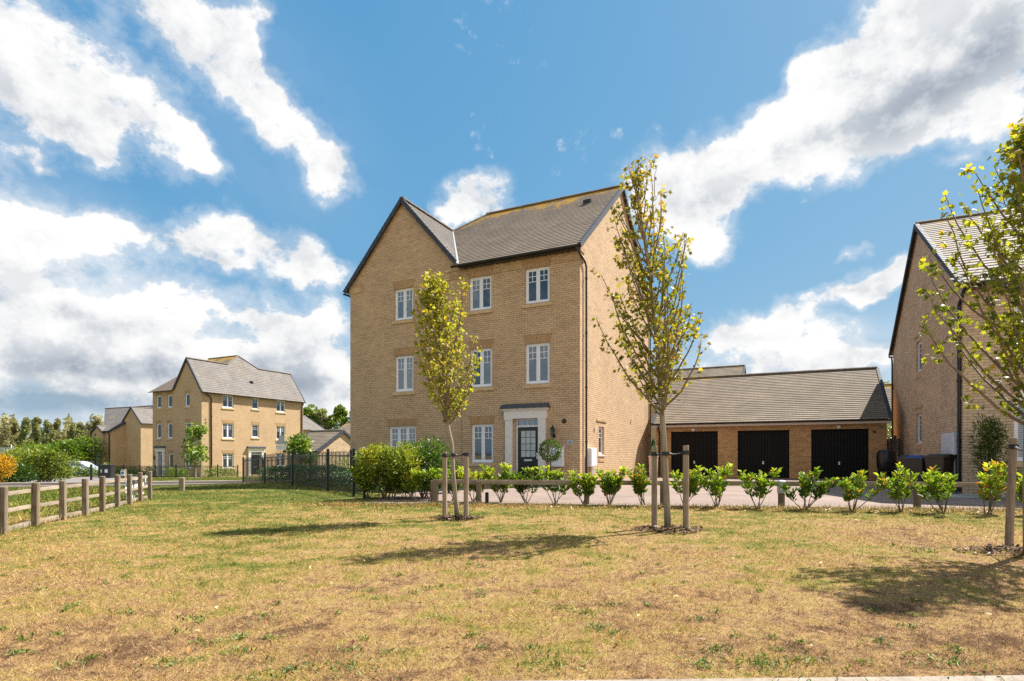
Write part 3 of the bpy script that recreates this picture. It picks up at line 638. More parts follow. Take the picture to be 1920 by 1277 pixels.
# ---------------------------------------------------------------- house at the right edge
def right_house():
    OX,OY=12.06,15.3; H=thing('brick_house','two-storey brick house in shade at the right edge behind the leafy maple','house',(OX,OY,.05),-TH)
    W,L,He,Hr,yr=9.5,11.9,5.53,9.33,5.95; oe=.3; ov=.08; m=(Hr-He)/(yr+oe); z0=He+m*oe
    Fr=frame((0,0,0),(1,0,0),(0,1,0)); Sd=frame((0,L,0),(0,-1,0),(1,0,0)); zt=5.3
    fops=[(1.07,2.9,.85,2.55),(1.07,2.9,3.82,4.95),(5.0,6.8,.85,2.55),(5.0,6.8,3.82,4.95)]; sops=[(L-6.5,L-5.5,4.0,5.12),(L-6.5,L-5.5,1.40,2.50)]
    mb=MB(); wall(mb,Fr,W,-.3,zt,fops); wall(mb,Sd,L,-.3,zt,sops)
    P=[(0,0,zt),(0,L,zt),(0,L,z0-.06),(0,yr,Hr-.07),(0,0,z0-.06)]; mb.poly(P,uv=[(-p[1],p[2]) for p in P])
    P=[(0,0,zt),(W,0,zt),(W,0,z0-.06),(0,0,z0-.06)]; mb.poly(P,uv=[(p[0],p[2]) for p in P])
    P=[(W,0,-.3),(W,L,-.3),(W,L,z0-.06),(W,yr,Hr-.07),(W,0,z0-.06)]; mb.poly(P,uv=[(p[1],p[2]) for p in P])
    mb.poly([(0,L,-.3),(W,L,-.3),(W,L,z0-.06),(0,L,z0-.06)])
    wl=mb.build('wall',m_brick('right_house_brick',(.64,.46,.295),(.53,.375,.235),(.37,.26,.17)),H)
    for o in fops: window(H,Fr,*o,lights=2,pm=blind,lintel=o[3]<3,bars=False)
    for o in sops:
        w=window(H,Sd,*o,lights=1,pm=glass_dk,sill=False,lintel=False)
        c=MB(); mbox(c,Sd,o[0]-.25,-.03,o[3]+.17,o[1]+.25,-.001,o[3]+.245); c.build('lintel',quoin,w)
        c=MB(); mbox(c,Sd,o[0]-.04,-.035,o[2]-.05,o[1]+.04,-.001,o[2]-.032); c.build('sill',white,w); c=MB(); mbox(c,Sd,o[0]+.05,-.02,o[2]-.26,o[1]-.1,-.001,o[2]-.16); c.build('brick_panel',quoin,w)
    for a,b in ((.28,.92),(1.02,1.70)): meterbox(H,Sd,L-b,L-a,1.02,1.62,.15)
    c=MB(); c.tube([Sd@Vector((L-.6,-.05,1.02)),Sd@Vector((L-.6,-.05,-.05))],.03,8); c.build('pipe',galv,H)
    rf=MB(); vr=math.hypot(yr+oe,Hr-He)
    slope(rf,[(-ov,-oe,He),(W+ov,-oe,He),(W+ov,yr,Hr),(-ov,yr,Hr)],(1,0,0),vr,v_org=(0,-oe,He),h=.25); slope(rf,[(-ov,L+oe,He),(W+ov,L+oe,He),(W+ov,yr,Hr),(-ov,yr,Hr)],(1,0,0),vr,v_org=(0,L+oe,He),h=.25)
    ro=rf.build('roof',m_tile('roof_tile_right',(.28,.235,.195),(.24,.20,.165),lich=.45,h=.25),H); ridge(ro,(-ov-.02,yr,Hr+.01),(W+ov,yr,Hr+.01))
    verge(ro,(-ov,-oe,He),(-ov,yr,Hr),(-1,0,0)); verge(ro,(-ov,L+oe,He),(-ov,yr,Hr),(-1,0,0))
    gutter(H,(-.1,-oe-.05,He-.03),(W,-oe-.05,He-.03)); gutter(H,(-.1,L+oe+.05,He-.03),(W,L+oe+.05,He-.03))
    c=MB(); c.box(0,-oe+.02,He-.14,W,-oe+.045,He-.01); c.box(0,-oe+.045,He-.14,W,-.002,He-.12); c.build('fascia',black,H)
    downpipe(H,[(-.02,-oe-.05,He-.09),(-.05,-.1,He-.35),(-.055,.12,He-.5),(-.055,.12,0)],r=.045,clips=(4.6,3.0,1.4)); downpipe(H,[(-.02,L+oe+.03,He-.09),(-.05,L-.02,He-.3),(-.05,L-.08,He-.5),(-.05,L-.08,0)],clips=(4,2))
right_house()

# ---------------------------------------------------------------- three-storey house across the road
def far_house():
    O=(-27.69,51.0); W,L,w2=7.05,11.76,3.94; w=w2/2; zb=-1.1
    H=thing('brick_house','three-storey brick house across the road with long grey roof and sunlit windowed side','house',(O[0]-CT*W,O[1]+ST*W,zb),-TH)
    He,Hw,Hm=8.0,10.85,12.0; oe=.25; ov=.08; yr=L/2; m2=(Hm-He)/(yr+oe); m1=(Hw-He)/w; yj=-oe+(Hw-He)/m2; xm=W-(Hm-He)/m1
    Fr=frame((0,0,0),(1,0,0),(0,1,0)); Sd=frame((W,0,0),(0,1,0),(-1,0,0)); Ls=frame((0,L,0),(0,-1,0),(1,0,0)); Bk=frame((W,L,0),(-1,0,0),(0,-1,0))
    zr=[(6.45,7.62),(3.6,5.0),(.85,2.2)]
    fx=lambda px:W+front_u(px,O); sy=lambda px:side_v(px,O,0)
    fo=[]
    for a,b in ((293.5,302),(314,323)): fo += [(fx(a),fx(b))+zr[0],(fx(a),fx(b))+zr[1]]
    fo += [(fx(347),fx(355.5))+zr[0],(fx(347.5),fx(357))+zr[1],(fx(346),fx(359))+zr[2],(fx(316),fx(324.5))+zr[2]]
    fd=(fx(298.5),fx(305.5)); so=[]
    for a,b in ((417.5,438),(518.5,535)): so += [(sy(a),sy(b))+z for z in zr]
    so += [(sy(472.5),sy(485.5),6.55,7.60),(sy(472.5),sy(485.5),3.75,5.0)]
    sd=(sy(470),sy(490)); sd=(sd[0]+.05,sd[1]-.05)
    mb=MB(); zt=7.8; zw=lambda x:Hw-m1*abs(x-(W-w)); zm0=He+m2*oe
    wall(mb,Fr,W,-.5,zt,fo+[(fd[0],fd[1],-.2,2.34)]); wall(mb,Sd,L,-.5,zt,so+[(sd[0],sd[1],-.2,2.34)]); wall(mb,Ls,L,-.5,zt); wall(mb,Bk,W,-.5,zt)
    P=[(W-w2,0,zt),(W,0,zt),(W,0,zw(W)-.05),(W-w,0,Hw-.06),(W-w2,0,zw(W-w2)-.05)]; mb.poly(P,uv=[(p[0],p[2]) for p in P])
    P=[(0,0,zt),(W-w2,0,zt),(W-w2,0,zm0-.06),(0,0,zm0-.06)]; mb.poly(P,uv=[(p[0],p[2]) for p in P])
    P=[(W,0,zt),(W,L,zt),(W,L,zw(W)-.05),(W,0,zw(W)-.05)]; mb.poly(P,uv=[(p[1],p[2]) for p in P])
    P=[(0,0,zt),(0,L,zt),(0,L,zm0-.06),(0,yr,Hm-.07),(0,0,zm0-.06)]; mb.poly(P,uv=[(p[1],p[2]) for p in P])
    P=[(0,L,zt),(W,L,zt),(W,L,zw(W)-.05),(W-w,L,Hw-.06),(W-w2,L,zw(W-w2)-.05),(0,L,zm0-.06)]; mb.poly(P,uv=[(p[0],p[2]) for p in P])
    mb.build('wall',brick_far,H)
    for o in fo: window(H,Fr,*o,lights=1 if o[1]-o[0]<.75 else 2,pm=glass_far,lintel=True,bars=False)
    for i,o in enumerate(so): window(H,Sd,*o,lights=1 if i>5 else 2,pm=glass_far,lintel=True)
    front_door(H,Fr,fd[0],fd[1],2.045); front_door(H,Sd,sd[0],sd[1],2.045,glazed=False)
    rf=MB(); X=W; xe=W+.22; ze=Hw-m1*(xe-(W-w)); vw=math.hypot(xe-(W-w),Hw-ze); c0=W-w
    slope(rf,[(xe,-ov,ze),(c0,-ov,Hw),(c0,L+ov,Hw),(xe,L+ov,ze)],(0,1,0),vw,v_org=(xe,0,ze),h=.22); slope(rf,[(c0,yj,Hw),(xm,yr,Hm),(c0,L-yj,Hw)],(0,1,0),math.hypot(xe-xm,Hm-ze),v_org=(xe,0,ze),h=.22)
    ro=rf.build('roof',tile_b,H); rf=MB()
    xv=c0-(Hw-(He+m2*(oe-ov)))/m1; zv=He+m2*(oe-ov); vr=math.hypot(yr+oe,Hm-He)
    slope(rf,[(W-w2,-oe,He),(-ov,-oe,He),(-ov,yr,Hm),(xm,yr,Hm),(c0,yj,Hw),(xv,-ov,zv)],(1,0,0),vr,v_org=(0,-oe,He)); slope(rf,[(W-w2,L+oe,He),(-ov,L+oe,He),(-ov,yr,Hm),(xm,yr,Hm),(c0,L-yj,Hw),(xv,L+ov,zv)],(1,0,0),vr,v_org=(0,L+oe,He))
    slope(rf,[(c0,-ov,Hw),(xv,-ov,zv),(c0,yj,Hw)],(0,1,0),vw,v_org=(W-w2,0,He)); slope(rf,[(c0,L+ov,Hw),(xv,L+ov,zv),(c0,L-yj,Hw)],(0,1,0),vw,v_org=(W-w2,0,He))
    r2=rf.build('rear_roof',tile,H)
    ridge(ro,(c0,-ov,Hw+.01),(c0,yj,Hw+.01)); ridge(ro,(c0,L-yj,Hw+.01),(c0,L+ov,Hw+.01)); ridge(ro,(xm,yr,Hm+.01),(-ov,yr,Hm+.01)); ridge(ro,(c0,yj,Hw+.01),(xm,yr,Hm+.01),r=.08,name='hip_tiles'); ridge(ro,(c0,L-yj,Hw+.01),(xm,yr,Hm+.01),r=.08,name='hip_tiles')
    verge(ro,(xe,-ov,ze),(c0,-ov,Hw),(0,-1,0)); verge(ro,(xv,-ov,zv),(c0,-ov,Hw),(0,-1,0)); verge(ro,(xe,L+ov,ze),(c0,L+ov,Hw),(0,1,0))
    c=MB(); c.box(c0+1.0,yr-.15,8.95,c0+1.25,yr+.15,9.35); c.build('roof_vent',black,ro)
    gutter(H,(xe+.05,-.05,ze-.02),(xe+.05,L+.05,ze-.02)); gutter(H,(-.1,-oe-.05,He-.03),(W-w2+.2,-oe-.05,He-.03))
    downpipe(H,[(W+.2,.3,ze-.1),(W+.06,.9,ze-.5),(W+.06,.95,0)],r=.055,clips=(5.5,3)); downpipe(H,[(W+.2,L-.1,ze-.1),(W+.06,L-.2,ze-.5),(W+.06,L-.2,0)],r=.055)
    lantern(H,Fr,fd[0]-.5,1.6); meterbox(H,Fr,fd[0]-.75,fd[0]-.35,.2,.9)
far_house()
def simple_gable(name,label,O,W,L,He,Hr,zb,front_ridge,roofm,brickm=None,extra=None,gut=True):
    """small gabled building; front_ridge: ridge runs along x (else along y)"""
    H=thing(name,label,'house' if 'house' in name else 'garage',(O[0],O[1],zb),-TH); mb=MB()
    fr=[frame((0,0,0),(1,0,0),(0,1,0)),frame((W,0,0),(0,1,0),(-1,0,0)),frame((W,L,0),(-1,0,0),(0,-1,0)),frame((0,L,0),(0,-1,0),(1,0,0))]
    for f,l in zip(fr,(W,L,W,L)): wall(mb,f,l,-.5,He)
    rf=MB(); oe,ov=.25,.08
    if front_ridge:
        y=L/2; m=(Hr-He)/(y+oe)
        for X in (0,W): mb.poly([(X,0,He),(X,L,He),(X,y,Hr-.08)],uv=[(0,He),(L,He),(y,Hr)])
        v=math.hypot(y+oe,Hr-He)
        slope(rf,[(-ov,-oe,He),(W+ov,-oe,He),(W+ov,y,Hr),(-ov,y,Hr)],(1,0,0),v,h=.22); slope(rf,[(-ov,L+oe,He),(W+ov,L+oe,He),(W+ov,y,Hr),(-ov,y,Hr)],(1,0,0),v,h=.22); ends=((-ov,y),(W+ov,y))
    else:
        x=W/2
        for Y in (0,L): mb.poly([(0,Y,He),(W,Y,He),(x,Y,Hr-.08)],uv=[(0,He),(W,He),(x,Hr)])
        v=math.hypot(x+oe,Hr-He)
        slope(rf,[(-oe,-ov,He),(-oe,L+ov,He),(x,L+ov,Hr),(x,-ov,Hr)],(0,1,0),v,h=.22); slope(rf,[(W+oe,-ov,He),(W+oe,L+ov,He),(x,L+ov,Hr),(x,-ov,Hr)],(0,1,0),v,h=.22); ends=((x,-ov),(x,L+ov))
    mb.build('wall',brickm or brick_far,H); ro=rf.build('roof',roofm,H); ridge(ro,(*ends[0],Hr+.01),(*ends[1],Hr+.01))
    if front_ridge:
        for X,o in ((-ov,-1),(W+ov,1)):
            for Y in (-oe,L+oe): verge(ro,(X,Y,He),(X,L/2,Hr),(o,0,0))
        if gut: gutter(H,(-.1,-oe-.05,He-.02),(W+.1,-oe-.05,He-.02))
    else:
        for Y,o in ((-ov,-1),(L+ov,1)):
            for X in (-oe,W+oe): verge(ro,(X,Y,He),(W/2,Y,Hr),(0,o,0))
        if gut: gutter(H,(-oe-.05,-.1,He-.02),(-oe-.05,L+.1,He-.02))
    return H
# small buildings in the distance
def low_house():
    d0=78.0; O=(ax(207,d0),d0); zb=-1.6; L=12.0; W=9.0; He,Hr,y=5.75,9.65,6.0; oe=.25; m=(Hr-He)/(y+oe)
    H=thing('brick_house','low brick house with sunlit blank gable wall and slate grey roof at far left','house',(O[0],O[1],zb),-TH); mb=MB()
    xl=lambda px,yy:front_u(px,O,yy)                       # where the slope ends in a valley at its left
    wall(mb,frame((0,0,0),(0,1,0),(-1,0,0)),L,-.5,He); mb.poly([(0,0,He),(0,L,He),(0,y,Hr-.08)],uv=[(0,He),(L,He),(y,Hr)])
    x0=xl(197,0); x1=xl(197,y); wall(mb,frame((x0,0,0),(1,0,0),(0,1,0)),-x0,-.5,He); mb.poly([(x0,0,-.5),(x0,0,He),(x1,y,Hr-.1),(x1,y,-.5)]); mb.poly([(x1,y,-.5),(x1,y,Hr-.1),(0,L,He),(0,L,-.5)])
    mb.build('wall',brick_far,H); rf=MB(); v=math.hypot(y+oe,Hr-He)
    slope(rf,[(x0,-oe,He),(.08,-oe,He),(.08,y,Hr),(x1,y,Hr)],(1,0,0),v,v_org=(0,-oe,He),h=.26); slope(rf,[(x1,L+oe,He),(.08,L+oe,He),(.08,y,Hr),(x1,y,Hr)],(1,0,0),v,v_org=(0,L+oe,He),h=.26)
    ro=rf.build('roof',tile_b,H); ridge(ro,(x1,y,Hr+.01),(.1,y,Hr+.01))
    for Y in (-oe,L+oe): verge(ro,(.08,Y,He),(.08,y,Hr),(1,0,0),w=.10,hh=.2)
    gutter(H,(x0,-oe-.05,He-.02),(.1,-oe-.05,He-.02),.08); downpipe(H,[(-.15,-oe,He-.1),(-.15,-.08,He-.5),(-.15,-.08,0)],r=.07)
low_house()
O_=(ax(207,78.0),78.0); u0,u1=front_u(177,O_),front_u(197,O_)
hw=simple_gable('brick_house','narrow brick house front with white porch windows beside the parked silver car',(O_[0]+CT*u0-ST*.3,O_[1]-ST*u0-CT*.3),u1-u0,4.0,5.5,6.5,-1.6,False,tile_b,gut=False)
Fr0=frame((0,0,0),(1,0,0),(0,1,0))
for a in (.10,1.05): window(hw,Fr0,a,a+.55,.5,2.2,lights=1,pm=glass,sill=False,lintel=False,rec=-.05)
c=MB(); c.box(-.1,-.35,2.3,u1-u0+.1,-.001,2.5); c.build('porch_roof',lead,hw)
downpipe(hw,[(.85,-.06,5.4),(.85,-.06,0)],r=.06)
simple_gable('brick_house','far brick gable peeping above the low grey roof at left',(ax(243,80)-1.0,80),4.2,8,6.6,8.9,-1.4,False,tile_b)
simple_gable('garage_block','pale brick outbuilding with dark tiled gable roof behind the hooped railings',(ax(596,40.5)-CT*3,40.5+ST*3),3.0,4.9,2.25,3.8,-1.0,True,tile_g,m_brick('pale_brick',(.55,.40,.27),(.48,.34,.22),(.38,.28,.19)))
simple_gable('brick_house','distant house showing only a pale grey tiled roof beside the woodland',(ax(608,76)-ST*12-CT*7,76-CT*12+ST*7),7,12,5.1,7.15,-1.0,False,tile_b)
simple_gable('brick_house','distant house showing a brown roof strip above the outbuilding',(ax(612,88),88),9,9,4.4,6.95,-1.0,True,tile)
simple_gable('brick_house','house behind the garages showing just its long ridge and yellow lichen',(ax(1386,46)-14*CT,46+14*ST),14,9,5.4,8.78,0,True,tile_g)
simple_gable('brick_house','house behind with brown roof peeping between garages and shaded house',(ax(1655,40),40),9,8,2.8,6.3,0,True,tile)
for o in [q for q in bpy.data.objects if q.get('label','').startswith('house behind the garages')]:
    c=MB(); c.tube([(6.6,4.5,8.7),(6.6,4.5,10.5)],.02,6)
    for z,l in ((10.4,.5),(10.2,.4)): c.tube([(6.6-l,4.5,z),(6.6+l,4.5,z)],.012,5)
    c.build('aerial',lead,o)

# ---------------------------------------------------------------- ground, paving, road
def sheet(name,xs,ys,zf,mat,mask=None,parent=None):
    V=[(x,y,zf(x,y)) for y in ys for x in xs]; nx=len(xs); f=[]
    for j in range(len(ys)-1):
        for i in range(nx-1):
            if mask is None or mask((xs[i]+xs[i+1])/2,(ys[j]+ys[j+1])/2): f.append((j*nx+i,j*nx+i+1,(j+1)*nx+i+1,(j+1)*nx+i))
    me=bpy.data.meshes.new(name); me.from_pydata(V,[],f); me.materials.append(mat); me.polygons.foreach_set('use_smooth',[True]*len(f)); me.update()
    o=bpy.data.objects.new(name,me); COL.objects.link(o); o['kind']='structure'; return o
xs=[-900,-500,-300,-200,-140,-100,-80,-65]+[-55+.5*i for i in range(130)]+[12,16,20,26,34,45,60,80,120,200,400,900]
ys=[-120,-60,-30,-15,-8,-4,-1]+[0.5*i for i in range(0,160)]+[82,86,92,100,115,140,180,250,400,700,1200]
sheet('ground',xs,ys,G,turf)
def paver(name,c1,c2,mo,w,h,rot):
    m,nt,out=newmat(name); p=nd(nt,'ShaderNodeBsdfPrincipled',Roughness=.9); p.inputs['Specular IOR Level'].default_value=.2
    g=nt.nodes.new('ShaderNodeNewGeometry'); mp=nt.nodes.new('ShaderNodeMapping'); mp.inputs['Rotation'].default_value[2]=rot; lk(nt,g,'Position',mp,0)
    b=nt.nodes.new('ShaderNodeTexBrick'); lk(nt,mp,0,b,0); b.inputs['Color1'].default_value=rgba(c1); b.inputs['Color2'].default_value=rgba(c2); b.inputs['Mortar'].default_value=rgba(mo)
    b.inputs['Scale'].default_value=1; b.inputs['Mortar Size'].default_value=.004; b.inputs['Brick Width'].default_value=w; b.inputs['Row Height'].default_value=h
    n=noise(nt,(g,'Position'),.9,6,.65); n2=noise(nt,(g,'Position'),20,3,.6); f=mrange(nt,(n,0),.3,.7,.82,1.15); f2=mrange(nt,(n2,0),.3,.7,.88,1.12); k=mth(nt,'MULTIPLY',(f,0),(f2,0))
    mx=mixc(nt,1.0,(b,0),(1,1,1),'MULTIPLY'); nt.links.new(k.outputs[0],mx.inputs[7]); lk(nt,mx,2,p,0); lk(nt,p,0,out,0); bump(nt,(n2,0),.3,.01,p); return m
pav_m=paver('block_paving_pink',(.245,.182,.15),(.205,.152,.126),(.14,.103,.086),.2,.1,TH)
c=MB(); pe=lambda x:12.35-.105*x
c.poly([(-3.3,pe(-3.3),.004),(30,pe(30),.004),(40,34,.004),(2,34,.004),(-2.6,22,.004)]); o=c.build('paving',pav_m); o['kind']='structure'
c=MB(); c.box(-3.3,0,-.1,34.6,.10,.012); o=c.build('paving_kerb',m_plain('edging_concrete',(.26,.21,.165),.9,var=.2)); o.location=(0,pe(0)-.12,0); o.rotation_euler.z=-math.atan(.105); o['kind']='structure'
def asph(name,c): return m_plain(name,c,.95,var=.22,scale=1.1,spec=.15,bmp=.2)
def strip(name,path,o0,o1,lift,mat,kind='structure',hgt=0):
    m=MB(); pts=[Vector((x,y,0)) for x,y in path]; L=[]
    for i,p in enumerate(pts):
        d=(pts[min(i+1,len(pts)-1)]-pts[max(i-1,0)]).normalized(); n=Vector((-d.y,d.x,0)); a,b=p+n*o0,p+n*o1; L.append((a,b))
    zz=lambda p:G(p.x,p.y)+lift
    for (a,b),(c2,d2) in zip(L,L[1:]):
        A,B,C2,D2=[Vector((p.x,p.y,zz(p))) for p in (a,b,c2,d2)]
        m.poly([A,C2,D2,B])
        if hgt:
            dn=Vector((0,0,-hgt)); m.poly([A,A+dn,C2+dn,C2]); m.poly([B,D2,D2+dn,B+dn])
    o=m.build(name,mat); o['kind']=kind; return o
ctl=[(-60,-2),(-38,11),(-28,15.6),(-20.5,19.5),(-15.0,23.0),(-10.5,26.3),(-6.5,29.5),(-3.5,33),(-2.0,38),(-1.6,50)]
path=[]
for (a,b),(c2,d2) in zip(ctl,ctl[1:]):
    n=max(2,int(math.hypot(c2-a,d2-b)/1.0)); path += [(a+(c2-a)*i/n,b+(d2-b)*i/n) for i in range(n)]
path.append(ctl[-1])
strip('road',path,-.2,2.6,.03,asph('asphalt_grey',(.16,.145,.138)))
strip('road_kerb',path,2.6,2.75,.13,m_plain('kerb_concrete',(.33,.275,.225),.9,var=.15),hgt=.2)
strip('road_kerb',path,-.35,-.2,.06,m_plain('kerb_concrete_near',(.29,.245,.20),.9,var=.15),hgt=.2)
strip('pavement',path,2.75,4.6,.12,asph('pavement_buff',(.235,.205,.185)))
strip('lane',[(-19,24),(-25,33),(-31,44),(-38,58),(-42,75)],-2.2,2.2,.06,asph('lane_asphalt',(.18,.16,.15)))
c=MB(); c.box(-6,2.50,-.1,12,2.751,.005); o=c.build('path_kerb',m_plain('path_edging',(.24,.195,.15),.9,var=.3,scale=14)); o.rotation_euler.z=.0276; o['kind']='structure'
c=MB(); c.poly([(-12,-6,.003),(14,-6,.003),(14,2.80,.003),(-12,2.10,.003)]); o=c.build('path',asph('path_asphalt',(.22,.20,.185))); o['kind']='structure'
gravel=m_plain('pebble_gravel',(.36,.33,.30),.9,var=.6,scale=60)
c=MB(); M=Matrix.Translation((-6.812,24.086,0))@Matrix.Rotation(-TH,4,'Z'); c.poly([M@Vector(p) for p in ((5.4,-.75,.010),(7.3,-.75,.010),(7.3,-.01,.010),(5.4,-.01,.010))]); c.poly([M@Vector(p) for p in ((8.9,-.75,.010),(10.3,-.75,.010),(10.3,-.01,.010),(8.9,-.01,.010))]); o=c.build('gravel_bed',gravel); o['kind']='structure'
c=MB(); M=Matrix.Translation((12.06,15.3,0))@Matrix.Rotation(-TH,4,'Z'); c.poly([M@Vector(p) for p in ((-.6,-1.6,.010),(9,-1.6,.010),(9,-.01,.010),(-.6,-.01,.010))]); o=c.build('gravel_bed',gravel); o['kind']='structure'

# ---------------------------------------------------------------- timber fences
def rail_between(mb,a,b,h=.09,t=.035):
    a,b=Vector(a),Vector(b); d=(b-a).normalized(); s=d.cross(Vector((0,0,1))).normalized(); u=s.cross(d)
    P=[p+s*(i*t/2)+u*(j*h/2) for p in (a,b) for j in (-1,1) for i in (-1,1)]
    for q in ((0,2,3,1),(4,5,7,6),(0,1,5,4),(2,6,7,3),(0,4,6,2),(1,3,7,5)): mb.poly([P[k] for k in q])
wood_mid=m_wood('grey_brown_post_wood',(.185,.145,.105),(.27,.215,.16))
fp=[(5,1003),(66,987),(118,975),(160,966),(192,959),(220,951),(243,946),(263,940),(281,935)]
posts=[]
for px,py in fp:
    d=EYE*F/(py-YH); posts.append((ax(px,d),d))
d0=(posts[1][0]-posts[0][0],posts[1][1]-posts[0][1]); posts=[(posts[0][0]-d0[0]*k,posts[0][1]-d0[1]*k) for k in (5,4,3,2,1)]+posts
Fn=thing('post_and_rail_fence','weathered three-rail timber fence running along the left edge of lawn','fence',(posts[5][0],posts[5][1],0))
dv=Vector((posts[-1][0]-posts[0][0],posts[-1][1]-posts[0][1],0)).normalized(); nv=Vector((-dv.y,dv.x,0))
rz=math.atan2(dv.y,dv.x); B0=Vector((posts[5][0],posts[5][1],0))
for i,(x,y) in enumerate(posts):
    m=MB(); t=.042; h=.66+random.uniform(-.012,.012); m.bbox(-t,-t,-.1,t,t,h,.010); o=m.build('post',wood_mid if i%3 else wood_dark,Fn,loc=(x-B0.x,y-B0.y,0),rz=rz+random.uniform(-.06,.06)); o.rotation_euler.x=random.uniform(-.012,.012)
for i,(p,q) in enumerate(zip(posts,posts[1:])):
    for z,h in ((.54,.052),(.305,.052),(.05,.075)):
        L=math.hypot(q[0]-p[0],q[1]-p[1]); m=MB(); m.box(0,-.018,-h/2,L-.002,.018,h/2)
        o=m.build('rail',wood_rail,Fn,loc=(p[0]-B0.x+nv.x*.046,p[1]-B0.y+nv.y*.046,z+random.uniform(-.01,.01)),rz=math.atan2(q[1]-p[1],q[0]-p[0]))
# white board tied behind the end of the fence
wb=thing('sign_board','torn white plastic board tied behind the end bays of the timber fence','sign',(posts[-2][0]+nv.x*.12,posts[-2][1]+nv.y*.12,0),rz)
m=MB(); 
m.prism([(-.62,0,.30),(-.50,0,.06),(.05,0,.04),(.0,0,.22),(.42,0,.08),(.75,0,.14),(.80,0,.30),(.95,0,.56),(-.45,0,.54)],(0,.012,0)); m.build('board',white,wb)
m=MB(); m.prism([(-.15,-.004,.42),(-.02,-.004,.32),(.02,-.004,.50),(-.2,-.004,.50)],(0,.003,0)); m.build('printed_patch',m_plain('grey_print',(.33,.33,.37),.5),wb)
# low knee rail along the paving
kr=[(-1.75,12.72),(-1.70,12.715),(-.72,12.4),(1.6,12.25),(3.18,12.05),(5.55,11.78),(8.15,11.5),(10.6,11.25),(13.2,11.0)]
Kn=thing('knee_rail_fence','low single-rail timber fence between the laurels and the paving','fence',(kr[3][0],kr[3][1],0))
for i,(x,y) in enumerate(kr):
    m=MB(); m.bbox(-.055,-.055,-.1,.055,.055,.50 if i!=5 else .52,.012); o=m.build('post',wood_dark,Kn,loc=(x-kr[3][0],y-kr[3][1],0),rz=-.105)
    if i==5:
        m=MB(); m.bbox(-.07,-.07,.28,.07,.07,.545,.02); o2=m.build('post_cap',galv,o)
for p,q in zip(kr,kr[1:]):
    L=math.hypot(q[0]-p[0],q[1]-p[1]); m=MB(); m.box(0,-.035,-.048,L-.003,.035,.048); m.build('rail',wood_rail,Kn,loc=(p[0]-kr[3][0],p[1]-kr[3][1]+.0,.475),rz=math.atan2(q[1]-p[1],q[0]-p[0]))
m=MB(); d=12.7; m.bbox(-.04,-.04,-.05,.04,.04,.20,.01); m.lathe([(.03,.2),(.045,.21),(.045,.225),(0,.24)],10); o=m.build('bollard',black,loc=(ax(913,d),d,0)); tag(o,'short black stub light beside the knee rail post','bollard')
m=MB(); d=17.3; m.bbox(-.07,-.07,-.2,.07,.07,.42,.014); x=ax(341,d); o=m.build('bollard',wood_rail,loc=(x,d,G(x,d)-.02),rz=.3); tag(o,'pale square timber bollard alone at lawn edge by the road','bollard')

# ---------------------------------------------------------------- hooped iron railings
def railing(name,label,path,H=1.2,sp=.105,hoops=True,postsw=.05,rb=.0065,postat=None,cat='railings',zof=0):
    T=thing(name,label,cat,(path[0][0],path[0][1],0)); o0=Vector((path[0][0],path[0][1],0))
    pm=MB(); bars=MB(); rails=MB()
    for (a,b) in zip(path,path[1:]):
        a=Vector((a[0],a[1],0)); b=Vector((b[0],b[1],0)); L=(b-a).length; d=(b-a)/L; n=int(L/sp)
        gz=lambda p:G(p.x,p.y)+zof
        za=Vector((0,0,gz(a))); zb=Vector((0,0,gz(b)))
        for z in (.10,H-.17):
            rail_between(rails,a-o0+za+Vector((0,0,z)),b-o0+zb+Vector((0,0,z)),.035,.014)
        for i in range(n):
            p=a+d*(sp*(i+.5)); q=p-o0+Vector((0,0,gz(p)))
            top=H-.05 if hoops else H
            bars.tube([q+Vector((0,0,.08)),q+Vector((0,0,top-.05))],rb,4,cap=False)
            if hoops and i%2==0 and i<n-1:
                h=[q+d*(sp/2-sp/2*math.cos(t))+Vector((0,0,top-.05+.055*math.sin(t))) for t in [math.pi*k/6 for k in range(7)]]; bars.tube(h,rb,4,cap=False)
    rails.build('rails',black,T); ob=bars.build('bars',black,T); 
    for (x,y) in (postat or path):
        p=MB(); z=G(x,y)+zof; p.bbox(-postsw/2,-postsw/2,-.15,postsw/2,postsw/2,H+.03,.006); p.build('post',black,T,loc=(x-o0.x,y-o0.y,z),rz=.6)
    return T
rl=lambda d:(-7.49-.70*(d-19.5),d)
railing('bow_top_railing','black hoop-topped iron railing in front of the dark clipped hedge',[rl(26.8),rl(23.0),rl(19.5),rl(16.3),rl(14.56),rl(13.95)],postsw=.065)
bk=lambda d:(rl(d)[0]+1.35,rl(d)[1]+.95)
railing('bow_top_railing','second hoop-topped black railing behind the dark clipped hedge',[(-12.3,28.2),bk(22.6),bk(18.6),bk(16.2)],postsw=.065)
railing('iron_railing','long plain black railing around the garden of the house across the road',[(ax(205,52),52),(ax(232,50.5),50.5),(ax(262,49),49),(ax(291,47.6),47.6),(ax(330,46.2),46.2),(ax(365,45.2),45.2),(ax(408,47.3),47.3),(ax(446,50),50)],H=1.05,sp=.16,hoops=False,rb=.012,postsw=.07)

